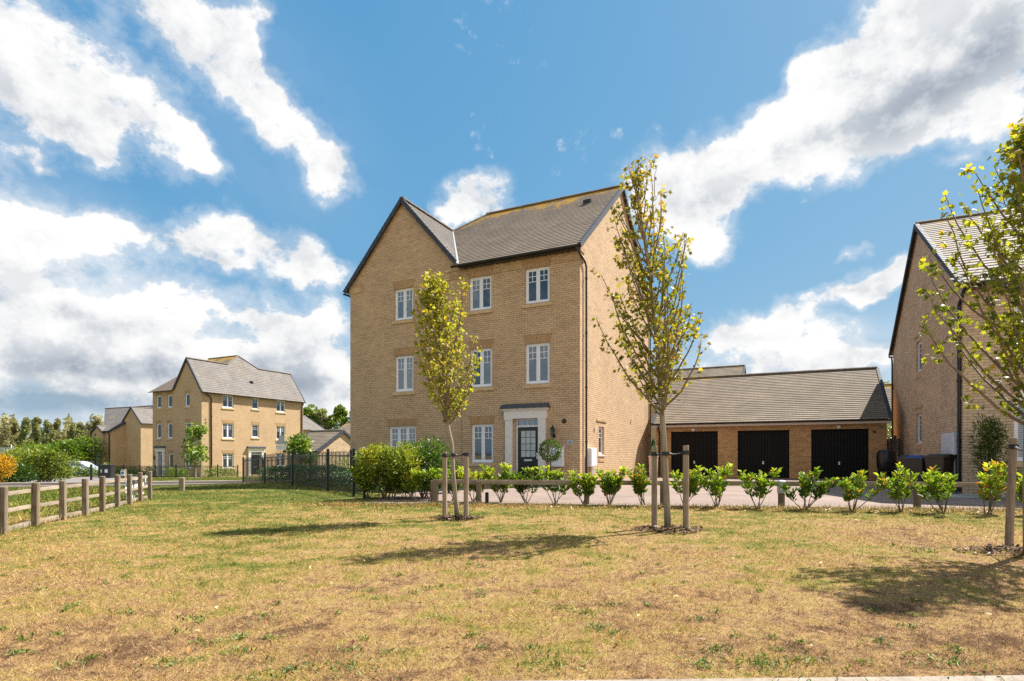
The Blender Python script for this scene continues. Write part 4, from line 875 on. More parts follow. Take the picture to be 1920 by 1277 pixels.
# ---------------------------------------------------------------- leaves and trees
def rv(n): 
    v=rng.normal(size=(n,3)); return v/np.linalg.norm(v,axis=1,keepdims=True)
def leafy(name,P,out,size,mat,parent,rnd,tv=OVAL_V,tf=OVAL_F,up=.6,droop=.2,wid=.42,spread=.6):
    P=np.asarray(P,float); n=len(P); A=np.asarray(out,float)+spread*rv(n)+np.array([0,0,-droop]); N=rv(n)*.9+np.array([0,0,up])
    S=size*rng.uniform(.7,1.25,n); return cards(name,tv,tf,P,A,N,S,rnd,mat,parent,W=S*wid)
def sapling(label,x,y,H,clear,crown,nbr,seed,mat,leaf=.085,dens=1.0,lean=(0,0),r0=.045,top_sparse=.0,stem_bend=(),name='maple_tree',group='young maples staked on the lawn',wind=.10,bias=0.,ang=(.62,.32),z=0):
    rs=np.random.default_rng(seed); T=thing(name,label,'tree',(x,y,z),0,group); tr=MB(); tw=MB(); P=[];O=[];Hh=[]
    n=16; pts=[]
    for i in range(n+1):
        t=i/n; bx=sum(b*math.exp(-((t-c)/.05)**2) for c,b in stem_bend); pts.append(Vector((lean[0]*t**1.4+.03*math.sin(5*t+seed)+bx,lean[1]*t+.02*math.cos(4*t+seed),H*t*.97)))
    tr.tube(pts,[r0*(1-t/n)**.75*(.97+.03*math.sin(t*3))+.004 for t in range(n+1)],8)
    def at(t):
        k=min(n-1,int(t*n)); return pts[k].lerp(pts[k+1],t*n-k)
    azs=seed*1.7; t0=clear/H
    def leaves(p,d,k):
        for _ in range(k):
            P.append(tuple(p+Vector(rs.normal(0,.03,3)))); O.append((d.x*.6+rs.normal(0,.5)-wind,d.y*.6+rs.normal(0,.5),rs.normal(.0,.45))); Hh.append(p.z/H)
    for b in range(nbr):
        t=t0+(.97-t0)*((b+.5)/nbr)**1.28; azs+=2.39996+rs.uniform(-.35,.35); base=at(t); u=(t-t0)/(1-t0)
        L=crown(u)*(rs.uniform(.75,1.15)); 
        if L<.08: continue
        a=ang[0]*(1-u)+ang[1]*u+rs.uniform(-.12,.16); hd=Vector((math.cos(azs),math.sin(azs),0)); bp=[base]; segs=9; ln=L/max(.25,math.sin(a+.05)); ln=min(ln,(H-base.z)*rs.uniform(.52,.90)+.03,crown(u)*3.4)
        p=base.copy()
        for s in range(segs):
            k=s/segs; aa=a*(1.25-.85*k); d=(hd*math.sin(aa)+Vector((0,0,math.cos(aa)))).normalized(); d=d+Vector((-wind*k*.8,0,0))+Vector(rs.normal(0,.06,3)); d.normalize(); p=p+d*(ln/segs); bp.append(p.copy())
        rr=r0*.34*(1-.55*u); tw.tube(bp,[rr*(1-.85*i/segs)+.0022 for i in range(segs+1)],5,cap=False)
        for s in range(1,segs+1):
            k=s/segs; dd=(bp[s]-bp[s-1]).normalized(); dn=dens*(1-top_sparse*max(0,u+k*.3-.35))
            if rs.random()<.75*dn: leaves(bp[s],dd,int(rs.integers(2,6)))
            for q in range(2):
                if rs.random()<.62*dn:
                    az2=rs.uniform(0,6.28); sd=(dd*.7+Vector((math.cos(az2)*.8-wind,math.sin(az2)*.8,rs.uniform(-.1,.5)))).normalized(); l2=rs.uniform(.10,.28)*(1.15-.5*k)
                    e=bp[s]+sd*l2; tw.tube([bp[s],bp[s].lerp(e,.5)+Vector((0,0,.01)),e],[.0035,.0026,.0018],4,cap=False)
                    leaves(e,sd,int(rs.integers(3,7))); leaves(bp[s].lerp(e,.55),sd,int(rs.integers(1,4)))
    t_=tr.build('trunk',bark,T,smooth=True); tw.build('branches',twig_m,T,smooth=True)
    P=np.array(P); O=np.array(O); Hh=np.array(Hh); nn=len(P)
    N=rs.normal(size=(nn,3))*.75+np.array([0,0,.75]); S=leaf*rs.uniform(.65,1.25,nn); cl=np.sin(P[:,0]*4+seed)*np.sin(P[:,2]*3.1+seed*2)*.12
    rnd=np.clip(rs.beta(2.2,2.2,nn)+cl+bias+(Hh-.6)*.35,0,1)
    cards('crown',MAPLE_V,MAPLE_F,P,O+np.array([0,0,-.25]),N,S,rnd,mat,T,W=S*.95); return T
def stake(label,px,py,top,r=.042,lean=0,grp='tree stakes'):
    d=EYE*F/(py-YH); h=(py-top)/F*d; m=MB(); m.tube([(0,0,-.12),(lean*.5,0,h*.5),(lean,0,h-.012),(lean,0,h)],[r,r,r*.97,r*.86],12); o=m.build('tree_stake',wood_post,loc=(ax(px,d),d,0)); tag(o,label,'stake',grp); return (ax(px,d)+lean,d,h,r)
def tie(label,a,b,trunk,z,rt):
    m=MB(); A=Vector((a[0],a[1],z)); Bp=Vector((b[0],b[1],z+.02)); Tk=Vector(trunk)
    def band(c,r,h):
        for k in range(14):
            t0,t1=2*math.pi*k/14,2*math.pi*(k+1)/14
            m.poly([c+Vector((r*math.cos(t),r*math.sin(t),zz)) for t,zz in ((t0,-h),(t1,-h),(t1,h),(t0,h))])
    band(A,a[3]+.006,.028); band(Bp,b[3]+.006,.028); band(Tk,rt+.008,.026)
    for p,q,rp,rq in ((A,Tk,a[3],rt),(Tk,Bp,rt,b[3])):
        d=(q-p).normalized(); p2,q2=p+d*rp,q-d*rq; mid=(p2+q2)/2-Vector((0,0,.015)); m.tube([p2,p2.lerp(mid,.5)-Vector((0,0,.006)),mid,mid.lerp(q2,.5),q2],[.02,.012,.011,.012,.02],6)
    o=m.build('tree_tie',rubber); tag(o,label,'strap','rubber tree ties'); return o
def mulch(label,x,y,r,n=520):
    th=rng.uniform(0,6.283,n); rr=r*np.sqrt(rng.uniform(0,1,n))*(1+.18*np.sin(3*th)); P=np.stack([x+rr*np.cos(th)*1.25,y+rr*np.sin(th),.012+.03*(1-rr/r)+rng.uniform(0,.012,n)],1)
    A=rv(n)*np.array([1,1,.25]); N=rv(n)*.35+np.array([0,0,1]); S=rng.uniform(.03,.075,n)
    o=cards('bark_mulch',[(-.5,0,0),(.5,.1,.05),(.4,1,0),(-.45,.9,.06)],[(0,1,2),(0,2,3)],P,A,N,S,rng.uniform(0,1,n),mulch_m,W=S*.45); tag(o,label,'mulch',kind='stuff'); return o
mulch_m=m_leaf('bark_chip',[(0,(.035,.02,.012)),(.5,(.085,.05,.03)),(.85,(.16,.10,.065)),(.9,(.40,.33,.26)),(1,(.50,.44,.36))],0,.9,.1)
soil=m_plain('dark_soil',(.10,.065,.04),.95,var=.4,scale=20)
def tree_place(px,py): d=EYE*F/(py-YH); return ax(px,d),d
# first maple
x1,y1=tree_place(857,973)
env1=lambda u:.70*(1-u)**.85+.05
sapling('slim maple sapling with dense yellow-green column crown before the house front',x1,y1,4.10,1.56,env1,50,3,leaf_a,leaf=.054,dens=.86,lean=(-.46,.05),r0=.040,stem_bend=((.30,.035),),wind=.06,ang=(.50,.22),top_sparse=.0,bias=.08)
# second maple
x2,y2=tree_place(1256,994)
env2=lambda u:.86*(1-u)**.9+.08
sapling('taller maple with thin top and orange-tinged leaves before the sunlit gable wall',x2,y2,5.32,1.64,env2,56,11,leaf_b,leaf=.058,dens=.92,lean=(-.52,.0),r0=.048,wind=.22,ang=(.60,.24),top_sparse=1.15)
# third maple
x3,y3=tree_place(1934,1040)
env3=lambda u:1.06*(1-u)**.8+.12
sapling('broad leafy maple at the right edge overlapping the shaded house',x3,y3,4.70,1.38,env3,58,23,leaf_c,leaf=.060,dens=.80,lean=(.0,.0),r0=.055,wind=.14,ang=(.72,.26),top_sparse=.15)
s1=stake('left stake of the slim yellow-green sapling',834,968,847); s2=stake('right stake of the slim yellow-green sapling',874,973,850)
s3=stake('left stake of the thin-topped orange-tinged maple',1227,990,836); s4=stake('right stake of the thin-topped orange-tinged maple',1286,994,835)
s5=stake('lone visible stake of the broad maple at right edge',1891,1022,822,lean=.06); s6=stake('stake of the broad maple just beyond the right edge',1985,1052,830)
tie('black strap on the slim sapling before the house front',s1,s2,(x1-.06,y1-.02,s1[2]-.055),s1[2]-.065,.034)
tie('black strap on the thin-topped maple before the garages',s3,s4,(x2-.06,y2-.0,s3[2]-.115),s3[2]-.12,.046)
tie('black strap tied to the lone stake at the right edge',s5,s6,(x3-.0,y3,s5[2]-.16),s5[2]-.10,.05)
mulch('dark bark chips around the slim sapling',x1,y1+.02,.34); mulch('dark bark chips around the thin-topped maple',x2,y2,.40); mulch('dark bark chips around the broad maple at right',x3,y3,.50)

# laurels along the knee rail
def laurel_shrub(label,px,top,wpx,seed,lean=0.0,orange=.05,dy=0.0,dens=1.0):
    rs=np.random.default_rng(seed); pyb=936+(px-690)*(965-936)/(1855-690); d=EYE*F/(pyb-YH)+dy; h=(pyb-top)/F*d; wd=wpx/F*d/2
    T=thing('laurel_shrub',label,'shrub',(ax(px,d),d,0),0,'young laurels along the knee rail'); st=MB(); P=[];A=[];rn=[]
    ns=int(rs.integers(6,10)); tone=rs.normal(0,.10)
    for s in range(ns):
        a=rs.uniform(0,6.28); sp=rs.uniform(.2,1.0)*wd; hh=h*rs.uniform(.66,1.0)*(1-.18*(sp/wd)); tip=Vector((math.cos(a)*sp+lean*h,math.sin(a)*sp*.8,hh)); b=Vector((rs.normal(0,.025),rs.normal(0,.02),-.02)); c1=b.lerp(tip,.45)+Vector((math.cos(a)*.04,math.sin(a)*.04,-.02))
        pts=[b.lerp(c1,t).lerp(c1.lerp(tip,t),t) for t in [i/7 for i in range(8)]]; st.tube(pts,[.010*(1-.7*i/7) for i in range(8)],5)
        def leafat(p,d,hf):
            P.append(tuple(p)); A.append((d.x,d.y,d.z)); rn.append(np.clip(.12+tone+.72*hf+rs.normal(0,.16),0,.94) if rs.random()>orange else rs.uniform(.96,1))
        nl=int(54*dens)
        for k in range(nl):
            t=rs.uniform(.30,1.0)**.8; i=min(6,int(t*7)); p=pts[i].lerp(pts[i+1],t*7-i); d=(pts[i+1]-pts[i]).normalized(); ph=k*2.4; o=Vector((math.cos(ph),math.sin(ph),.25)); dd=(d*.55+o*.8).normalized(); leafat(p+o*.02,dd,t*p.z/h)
        for k in range(3):
            t=rs.uniform(.45,.9); i=min(6,int(t*7)); p=pts[i].lerp(pts[i+1],t*7-i); az2=rs.uniform(0,6.28); e=p+Vector((math.cos(az2)*.13,math.sin(az2)*.11,rs.uniform(.06,.17))); st.tube([p,e],[.005,.003],4)
            for q in range(int(11*dens)):
                w=q/11; o=Vector((math.cos(q*2.4),math.sin(q*2.4),.45)); leafat(p.lerp(e,.2+.8*w)+o*.01,((e-p).normalized()*.6+o*.8).normalized(),w*e.z/h)
    st.build('stems',bark_dk,T); P=np.array(P); n=len(P); S=rs.uniform(.07,.125,n); N=rs.normal(size=(n,3))*.7+np.array([0,0,.7])
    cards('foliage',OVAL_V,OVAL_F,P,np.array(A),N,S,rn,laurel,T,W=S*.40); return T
LS=[(690,872,62,'small laurel against the foot of the big yellowing hedge'),(735,874,60,'laurel in front of the hedge left of the sapling'),(772,876,56,'laurel with reddish tips before the dark green hedge'),(806,880,52,'laurel just left of the slim sapling stakes'),(850,872,60,'laurel directly behind the slim staked sapling'),
(886,880,52,'orange-flecked laurel beside the stub light'),(938,873,62,'laurel below the ground-floor window beside the doorway'),(985,876,58,'laurel in front of the black front door'),(1041,872,72,'laurel below the ball topiary'),(1098,884,58,'low laurel at the house corner by the downpipe'),(1143,878,66,'laurel below the narrow side window'),
(1207,878,70,'yellow-flecked laurel left of the middle stakes'),(1283,870,78,'laurel behind the right stake of the middle maple'),(1342,868,100,'bushy laurel with one low bare branch before the first garage pier'),(1420,872,68,'slender laurel before the middle garage door'),(1508,878,108,'wide spreading laurel beside the capped rail post'),(1597,882,96,'laurel leaning right below the third garage door'),
(1690,874,66,'laurel in front of the water butt'),(1768,866,112,'largest laurel in front of the wheelie bins'),(1852,863,92,'orange-flecked laurel left of the right-hand stake'),(1938,892,50,'small laurel at the right picture edge')]
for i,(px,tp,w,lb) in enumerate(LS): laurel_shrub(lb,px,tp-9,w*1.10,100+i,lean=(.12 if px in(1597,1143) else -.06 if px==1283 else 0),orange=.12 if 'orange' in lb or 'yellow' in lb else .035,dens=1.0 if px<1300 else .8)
def bush(name,label,cat,x,y,z,rx,ry,h,n,mat,size,seed,group=None,lumps=7,cone=False,tv=OVAL_V,tf=OVAL_F,wid=.42,low=.0,bias=0.,core=.35,stems=True):
    rs=np.random.default_rng(seed); T=thing(name,label,cat,(x,y,z),0,group)
    C=[(rs.uniform(-.55,.55)*rx,rs.uniform(-.55,.55)*ry,rs.uniform(.35,.72)*h,rs.uniform(.38,.60)) for _ in range(lumps)]+[(0,0,.5*h,.75)]
    P=[];A=[]
    for i in range(n):
        c=C[rs.integers(len(C))]; v=rs.normal(size=3); v/=np.linalg.norm(v); r=rs.uniform(core,1.0)**.6; q=np.array([c[0]+v[0]*rx*c[3]*r,c[1]+v[1]*ry*c[3]*r,c[2]+v[2]*h*.5*c[3]*1.25*r])
        if q[2]<low*h or q[2]<0: q[2]=rs.uniform(low*h,low*h+.3*h)
        P.append(q); A.append(v+np.array([0,0,.35]))
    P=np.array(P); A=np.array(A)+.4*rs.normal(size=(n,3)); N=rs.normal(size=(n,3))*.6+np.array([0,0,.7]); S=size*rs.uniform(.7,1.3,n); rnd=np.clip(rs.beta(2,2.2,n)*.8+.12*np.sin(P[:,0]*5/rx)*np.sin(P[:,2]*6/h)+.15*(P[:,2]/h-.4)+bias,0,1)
    cards('foliage',tv,tf,P,A,N,S,rnd,mat,T,W=S*wid)
    if stems:
        m=MB()
        for k in range(5): a=rs.uniform(0,6.28); m.tube([(rs.normal(0,.06),rs.normal(0,.06),-.05),(math.cos(a)*rx*.3,math.sin(a)*ry*.3,h*.35),(math.cos(a)*rx*.5,math.sin(a)*ry*.5,h*.65)],[.022,.016,.008],5)
        m.build('stems',bark_dk,T)
    return T
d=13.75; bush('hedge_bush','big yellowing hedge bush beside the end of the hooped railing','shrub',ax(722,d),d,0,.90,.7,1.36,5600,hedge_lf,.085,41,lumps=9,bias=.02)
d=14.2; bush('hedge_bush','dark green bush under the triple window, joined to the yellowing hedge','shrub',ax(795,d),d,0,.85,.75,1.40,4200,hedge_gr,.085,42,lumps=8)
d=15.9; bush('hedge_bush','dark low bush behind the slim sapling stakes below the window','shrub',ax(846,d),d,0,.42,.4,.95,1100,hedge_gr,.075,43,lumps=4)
# clipped dark hedge between the two railings
hx,hy=[],[]
T=thing('clipped_hedge','long low dark green clipped hedge between the hooped railings','hedge',(rl(19.5)[0],rl(19.5)[1],0)); n=9000
tt=rng.uniform(0,1,n); dd=14.3+tt*11.6; bx=np.array([rl(q)[0] for q in dd]); sx_=.30+rng.uniform(0,1,n)*.85; hh=.66*np.where(rng.uniform(0,1,n)<.55,rng.uniform(.85,1.02,n),rng.uniform(.12,1,n)); edge=np.abs(sx_-.72)/.42; hh*=1-.22*edge**2*(hh>.4); hh*=1+.07*np.sin(tt*23)+.05*np.sin(tt*61)
gz=np.array([G(a,b) for a,b in zip(bx,dd)]); P=np.stack([bx+.82*sx_-T.location.x,dd+.57*sx_-T.location.y,hh+gz],1)
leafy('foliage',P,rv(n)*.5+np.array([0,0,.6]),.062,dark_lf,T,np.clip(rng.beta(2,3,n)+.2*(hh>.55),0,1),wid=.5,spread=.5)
m=MB()
for k in range(12):
    q=14.6+k*.95; m.tube([(rl(q)[0]+.82*.7-T.location.x,q+.57*.7-T.location.y,G(*rl(q))-.05),(rl(q)[0]+.82*.7-T.location.x,q+.57*.7-T.location.y,G(*rl(q))+.45)],.02,5)
m.build('stems',bark_dk,T)
# ---------------------------------------------------------------- pots, bins, butt
def potted(label,x,y,ball_z,r,cone=False,seed=5,potr=.17,poth=.32,potmat=None):
    T=thing('topiary_tree',label,'topiary',(x,y,0)); m=MB(); m.lathe([(0,0),(potr*.72,0),(potr*.78,.03),(potr,poth-.05),(potr*1.1,poth-.05),(potr*1.1,poth),(potr*.95,poth),(potr*.93,poth-.05),(0,poth-.05)],18); m.build('pot',potmat or lead,T,smooth=False)
    rs=np.random.default_rng(seed); n=2600 if not cone else 900
    v=rs.normal(size=(n,3)); v/=np.linalg.norm(v,axis=1,keepdims=True)
    if cone:
        t=rs.uniform(0,1,n)**.8; rr=r*(1-t)*rs.uniform(.7,1.05,n)+.02; P=np.stack([rr*v[:,0],rr*v[:,1],ball_z+t*.62],1)
    else: P=v*(r*rs.uniform(.72,1.05,n)*(1+.05*np.sin(v[:,0]*9)*np.sin(v[:,2]*8)))[:,None]+np.array([0,0,ball_z])
    leafy('foliage',P,v,.048,hedge_gr if not cone else dark_lf,T,np.clip(rs.beta(1.8,2.6,n),0,1),wid=.5,spread=.6)
    s=MB(); s.tube([(0,0,poth-.06),(.01,0,ball_z*.6),(0,0,ball_z+(.1 if cone else -r*.4))],[.028,.024,.02],7); s.build('stem',bark_dk,T); return T
d=18.9; potted('round clipped ball topiary on a bare stem beside the front door',ax(1032,d),d,1.19,.36)
d=23.6; potted('small dark cone topiary in a pale pot by the garage corner',ax(1225,d),d,1.05,.17,True,9,.19,1.0,fascia)
def wheelie(label,px,d,body,lid,rz,h=1.02,mark=True):
    T=thing('wheelie_bin',label,'bin',(ax(px,d),d,0),rz,'wheelie bins by the shaded house'); m=MB()
    P0=[(-.20,-.24,.10),(.20,-.24,.10),(.20,.22,.10),(-.20,.22,.10)]; P1=[(-.285,-.31,h-.10),(.285,-.31,h-.10),(.285,.31,h-.10),(-.285,.31,h-.10)]
    m.poly(P0[::-1]); 
    for i in range(4): m.poly([P0[i],P0[(i+1)%4],P1[(i+1)%4],P1[i]])
    m.box(-.31,-.335,h-.10,.31,.335,h-.065); m.build('body',body,T)
    l=MB(); l.bbox(-.31,-.36,h-.064,.31,.33,h-.025,.02); l.bbox(-.25,-.28,h-.024,.25,.24,h+.02,.03); l.tube([(-.26,.36,h-.04),(.26,.36,h-.04)],.02,8); l.build('lid',lid,T)
    for s in (-1,1):
        w=MB(); w.lathe([(0,-.025),(.09,-.03),(.10,-.02),(.10,.02),(.09,.03),(0,.025)],18); o=w.build('wheel',black,T); o.rotation_euler=(0,R(90),0); o.location=(s*.24,.25,.10)
    if mark:
        w=MB(); w.box(-.05,-.285,.55,.05,-.281,.66,); q=w.build('number_sticker',white,T); q.rotation_euler.x=-.08; q.location=(0,-.03,-.03)
    return T
brown=m_plain('brown_bin_plastic',(.045,.026,.018),.4,var=.2); bluel=m_plain('blue_bin_lid',(.02,.06,.22),.4)
binblk=m_plain('black_bin_plastic',(.016,.016,.018),.4,var=.2)
wheelie('black wheelie bin with black lid, leftmost by the shaded wall',1713,17.6,binblk,binblk,-TH-.9)
wheelie('black wheelie bin with blue lid between black and brown bins',1729,17.0,binblk,bluel,-TH-.9)
wheelie('dark brown wheelie bin under the white meter boxes',1768,16.1,brown,brown,-TH-.9,1.06); 
d=22.6; T=thing('water_butt','black barrel water butt on a stand beside the garage corner','water butt',(ax(1662,d),d,0))
m=MB(); m.lathe([(0,.42),(.27,.42),(.31,.50),(.335,.80),(.335,.95),(.31,1.15),(.25,1.22),(.0,1.25)],22); m.build('barrel',black,T,smooth=True)
m=MB(); 
for k in range(4): a=k*math.pi/2+.5; m.box(.23*math.cos(a)-.06,.23*math.sin(a)-.06,-.02,.23*math.cos(a)+.06,.23*math.sin(a)+.06,.42)
m.lathe([(.0,.38),(.29,.38),(.29,.42),(0,.42)],18); m.build('stand',black,T)
m=MB(); m.tube([(.05,-.33,.58),(.05,-.41,.58),(.05,-.41,.54)],.016,7); m.build('tap',lead,T); m=MB(); m.tube([(.1,.05,1.22),(.25,.1,1.35),(.42,.2,1.6)],.025,7); m.build('hose',black,T)
d=24.6; T=thing('fence_panel','brown timber fence panel closing the gap behind the water butt','fence',(ax(1646,d),d,0),-TH)
m=MB()
for k in range(9): m.box(.0+k*.14,0,.05,.128+k*.14,.02,1.72+.01*(k%2))
m.build('boards',wood_dark,T); m=MB(); m.box(-.11,-.04,0,-.005,.07,1.82); m.box(.56,-.05,0,.66,-.001,1.86); m.build('post',wood_post,T)
d=29; bush('garden_shrub','leafy shrub showing between garage end and shaded house','shrub',ax(1676,d),d,0,.9,.9,2.9,1500,hedge_gr,.11,77)
d=14.35; bush('wall_conifer','feathery dark green climbing conifer against the shaded brick front','shrub',ax(1852,d),d,0,.46,.30,2.15,3400,m_leaf('conifer_leaf',[(0,(.03,.06,.012)),(.5,(.09,.14,.02)),(1,(.26,.28,.04))],.2),.085,78,lumps=12,wid=.16)
d=13.7; bush('box_hedge','dark low box hedge below the window at right edge','hedge',ax(1903,d),d,0,.85,.4,.80,2600,dark_lf,.05,79,lumps=8)

# ---------------------------------------------------------------- car, signs and things across the road
def car(label,px,d,L=4.3,rz=0.0):
    zb=G(ax(px,d),d)+.03; T=thing('parked_car',label,'car',(ax(px,d),d,zb),rz); silver=m_plain('silver_car_paint',(.60,.62,.66),.22,.5,var=.03)
    prof=[(-2.15,.34),(-2.18,.62),(-2.10,.90),(-1.98,1.02),(-1.70,1.18),(-1.25,1.42),(-.75,1.52),(-.1,1.53),(.35,1.46),(.85,1.20),(1.15,.98),(1.65,.90),(2.02,.78),(2.16,.58),(2.14,.32),(1.78,.24),(-1.75,.24)]
    half=lambda z:.86 if z<.75 else .86-.17*((z-.75)/.78)**1.1
    m=MB(); n=len(prof)
    R1=[(x,-half(z),z) for x,z in prof]; R2=[(x,-half(z)*.93,z+(.0 if z<.9 else .0)) for x,z in prof]; R3=[(x,half(z),z) for x,z in prof]
    m.poly(R1); m.poly(R3[::-1])
    for i in range(n): j=(i+1)%n; m.poly([R1[i],R3[i],R3[j],R1[j]])
    m.build('body',silver,T)
    for s in (-1,1):
        for poly in ([(-1.50,1.05),(-1.15,1.38),(-.72,1.45),(-.50,1.45),(-.50,1.03)],[(-.43,1.03),(-.43,1.45),(-.05,1.46),(.32,1.39),(.92,1.05)]):
            w=MB(); P=[Vector((x,s*(half(z)+.006),z)) for x,z in poly]; w.poly(P if s<0 else P[::-1]); w.build('side_window',glass_dk,T)
        for x in (-1.32,1.34):
            w=MB(); w.lathe([(0,-.10),(.20,-.105),(.31,-.09),(.33,-.06),(.33,.08),(.30,.10),(0,.10)],20); o=w.build('wheel',black,T); o.rotation_euler=(R(90),0,0); o.location=(x,s*.80,.32)
            h=MB(); h.lathe([(0,-.112),(.09,-.118),(.20,-.111)],14); h.build('rim',steel,o)
    return T
car('silver parked car with dark windows beyond the roadside bushes',150,61,rz=.04)
def small_bin(label,px,d,w,h):
    x=ax(px,d); z=G(x,d); T=thing('wheelie_bin',label,'bin',(x,d,z+.03),.2); m=MB(); m.bbox(-w/2,-w/2,0,w/2,w/2,h-.08,.02); m.build('body',binblk,T); l=MB(); l.bbox(-w/2-.03,-w/2-.05,h-.08,w/2+.03,w/2+.03,h,.02); l.build('lid',binblk,T)
    q=MB(); q.box(-.09,-w/2-.012,.42,.09,-w/2-.001,.66); q.build('number_sticker',white,T); return T
small_bin('black wheelie bin standing at the corner of the garden railing',203,41,.60,.98); small_bin('dark bin half hidden behind the corner wheelie bin',195,42.5,.55,.95)
bush('verge_plant','light green tuft of shrub behind the corner wheelie bins','shrub',ax(200,43.5),43.5,G(-30,43.5),.5,.4,1.25,420,hedge_gr,.12,80,lumps=4,bias=.3)
d=33; x=ax(171,d); m=MB(); m.tube([(0,0,-.3),(0,0,.92),(0,0,.98)],[.06,.06,.03],10); m.lathe([(.075,.80),(.085,.82),(.075,.84)],10); o=m.build('iron_post',black,loc=(x,d,G(x,d))); tag(o,'thin black iron bollard at the lane mouth by the bushes','bollard')
d=31; x=ax(232,d); T=thing('marker_post','brown timber post with small blue and white plate by road','sign',(x,d,G(x,d)),.1); m=MB(); m.bbox(-.11,-.09,-.2,.11,.09,.68,.02); m.build('post',wood_dark,T); m=MB(); m.box(-.10,-.112,.34,.10,-.094,.62); o=m.build('plate',white,T); m=MB(); m.lathe([(0,.012),(.075,.012),(.075,0)],14); q=m.build('blue_disc',m_plain('sign_blue',(.02,.16,.42),.4),o); q.rotation_euler=(R(90),0,0); q.location=(0,-.113,.49)
d=36; x=ax(527,d); z=G(x,d); T=thing('warning_sign','grey triangular road sign on a slim pole before the far house','sign',(x,d,z),.55); m=MB(); m.tube([(0,0,-.1),(0,0,2.95)],.038,8); m.build('pole',galv,T)
m=MB(); m.prism([(-.36,-.05,2.25),(.36,-.05,2.25),(.0,-.05,2.88)],(0,.012,0)); m.build('plate',galv,T); m=MB(); m.box(-.30,-.05,1.92,.30,-.038,2.2); m.build('lower_plate',m_plain('sign_back_pale',(.58,.60,.63),.5),T)
for pz in (2.02,2.4):
    pass
# staked young tree in front of the far house, and another beyond the railings
def street_tree(label,px,d,top,clear_py,halfpx,seed,mat,n=900,frame_=False,oval=1.0,leaf=.2):
    x=ax(px,d); z=G(x,d); H=az(top,d)-z; cl=az(clear_py,d)-z; r=halfpx/F*d; rs=np.random.default_rng(seed); T=thing('young_tree',label,'tree',(x,d,z)); m=MB(); m.tube([(0,0,-.1),(.03,0,cl),(-.05,.0,H*.75),(0,0,H*.96)],[.07,.06,.035,.01],8)
    P=[];A=[]
    for k in range(17):
        t=rs.uniform(.0,.95); b=Vector((0,0,cl*.95+(H-cl)*t*.8)); a=rs.uniform(0,6.28); rr=r*(1-.62*t)*rs.uniform(.6,1.1); e=b+Vector((math.cos(a)*rr,math.sin(a)*rr,rs.uniform(.1,.6)*(H-cl)*.35)); m.tube([b,b.lerp(e,.5)+Vector((0,0,.08)),e],[.025,.016,.006],5)
        for q in range(n//17): u=rs.uniform(.35,1.1); P.append(tuple(b.lerp(e,u)+Vector(rs.normal(0,.09*r+.06,3)))); A.append(tuple(rs.normal(0,1,3)+np.array([0,0,-.2])))
    m.build('trunk',bark,T); P=np.array(P); leafy('crown',P,A,leaf,mat,T,np.clip(rs.beta(2,2,len(P))+.1*np.sin(P[:,2]*4),0,1),MAPLE_V,MAPLE_F,wid=.9)
    if frame_:
        m=MB()
        for s in (-.45,.45): m.tube([(s,-.1,-.1),(s,-.1,1.0)],.04,7)
        m.box(-.52,-.15,.88,.52,-.11,.98); q=m.build('stake_frame',wood_rail,T)
    return T
street_tree('young street tree in a low timber stake frame before the far house',366,40.5,785,870,34,61,tree_br,800,True,leaf=.19)
street_tree('bushy bright green tree rising behind the hooped railings',561,38,806,862,33,62,tree_br,1300,leaf=.19)
for i,(px,d,w,h,lb,mt,b) in enumerate([(88,27,1.30,1.80,'large flowering green bush beyond the timber fence, nearest of the roadside bushes',hedge_lf,-.12),(45,31,1.35,1.9,'yellow-green bush left of the large flowering bush',hedge_lf,0),(112,34,.75,1.35,'dark rounded bush beside the silver car',hedge_gr,0.0),(12,25,1.0,1.0,'dark low shrub under the orange foliage',hedge_gr,-.2)]):
    x=ax(px,d); bush('roadside_bush',lb,'shrub',x,d,G(x,d)-.05,w,w*.8,h,3600 if i==0 else 2000,mt,.13,50+i,'roadside bushes',lumps=9,bias=b)
x=ax(4,24); bush('azalea_shrub','orange flowering shrub at the left picture edge','shrub',x-.30,24,G(x,24),.58,.6,1.58,1500,orange_lf,.15,58,lumps=5)
for i,(px,d,w,h,lb) in enumerate([(40,47,2.2,2.4,'broad green shrub mass behind the orange shrub'),(152,76,2.5,4.9,'bright green rounded tree beside the low-roofed house'),(122,74,2.4,4.6,'bright green spreading bush tree behind the car'),(85,64,3.0,3.6,'mid green thicket below the tall thin trees')]):
    x=ax(px,d); bush('distant_bush',lb,'shrub',x,d,G(x,d),w,w*.7,h,1900,tree_br,.26,60+i,None,lumps=9,tv=CLUMP_V,tf=CLUMP_F,wid=.9)
for i,(px,w) in enumerate([(400,4.2),(418,2),(330,3.0)]): pass
def low_hedge(label,p0,p1,h,n,mat,seed,w=.5,size=.12,bias=0):
    rs=np.random.default_rng(seed); T=thing('garden_hedge',label,'hedge',(p0[0],p0[1],G(*p0))); t=rs.uniform(0,1,n); P=np.stack([(p1[0]-p0[0])*t+rs.normal(0,w*.4,n),(p1[1]-p0[1])*t+rs.normal(0,w*.4,n),h*rs.uniform(.1,1,n)*(1+.25*np.sin(t*17+seed)+.15*np.sin(t*41))+np.array([G(p0[0]+(p1[0]-p0[0])*q,p0[1]+(p1[1]-p0[1])*q) for q in t])-G(*p0)],1)
    leafy('foliage',P,rv(n)*.5+np.array([0,0,.6]),size,mat,T,np.clip(rs.beta(2,2,n)+bias,0,1),wid=.5); return T
low_hedge('low bright hedge inside the long plain railing, left of the far door',(ax(215,53.5),53.5),(ax(292,50.2),50.2),.75,1500,tree_br,81)
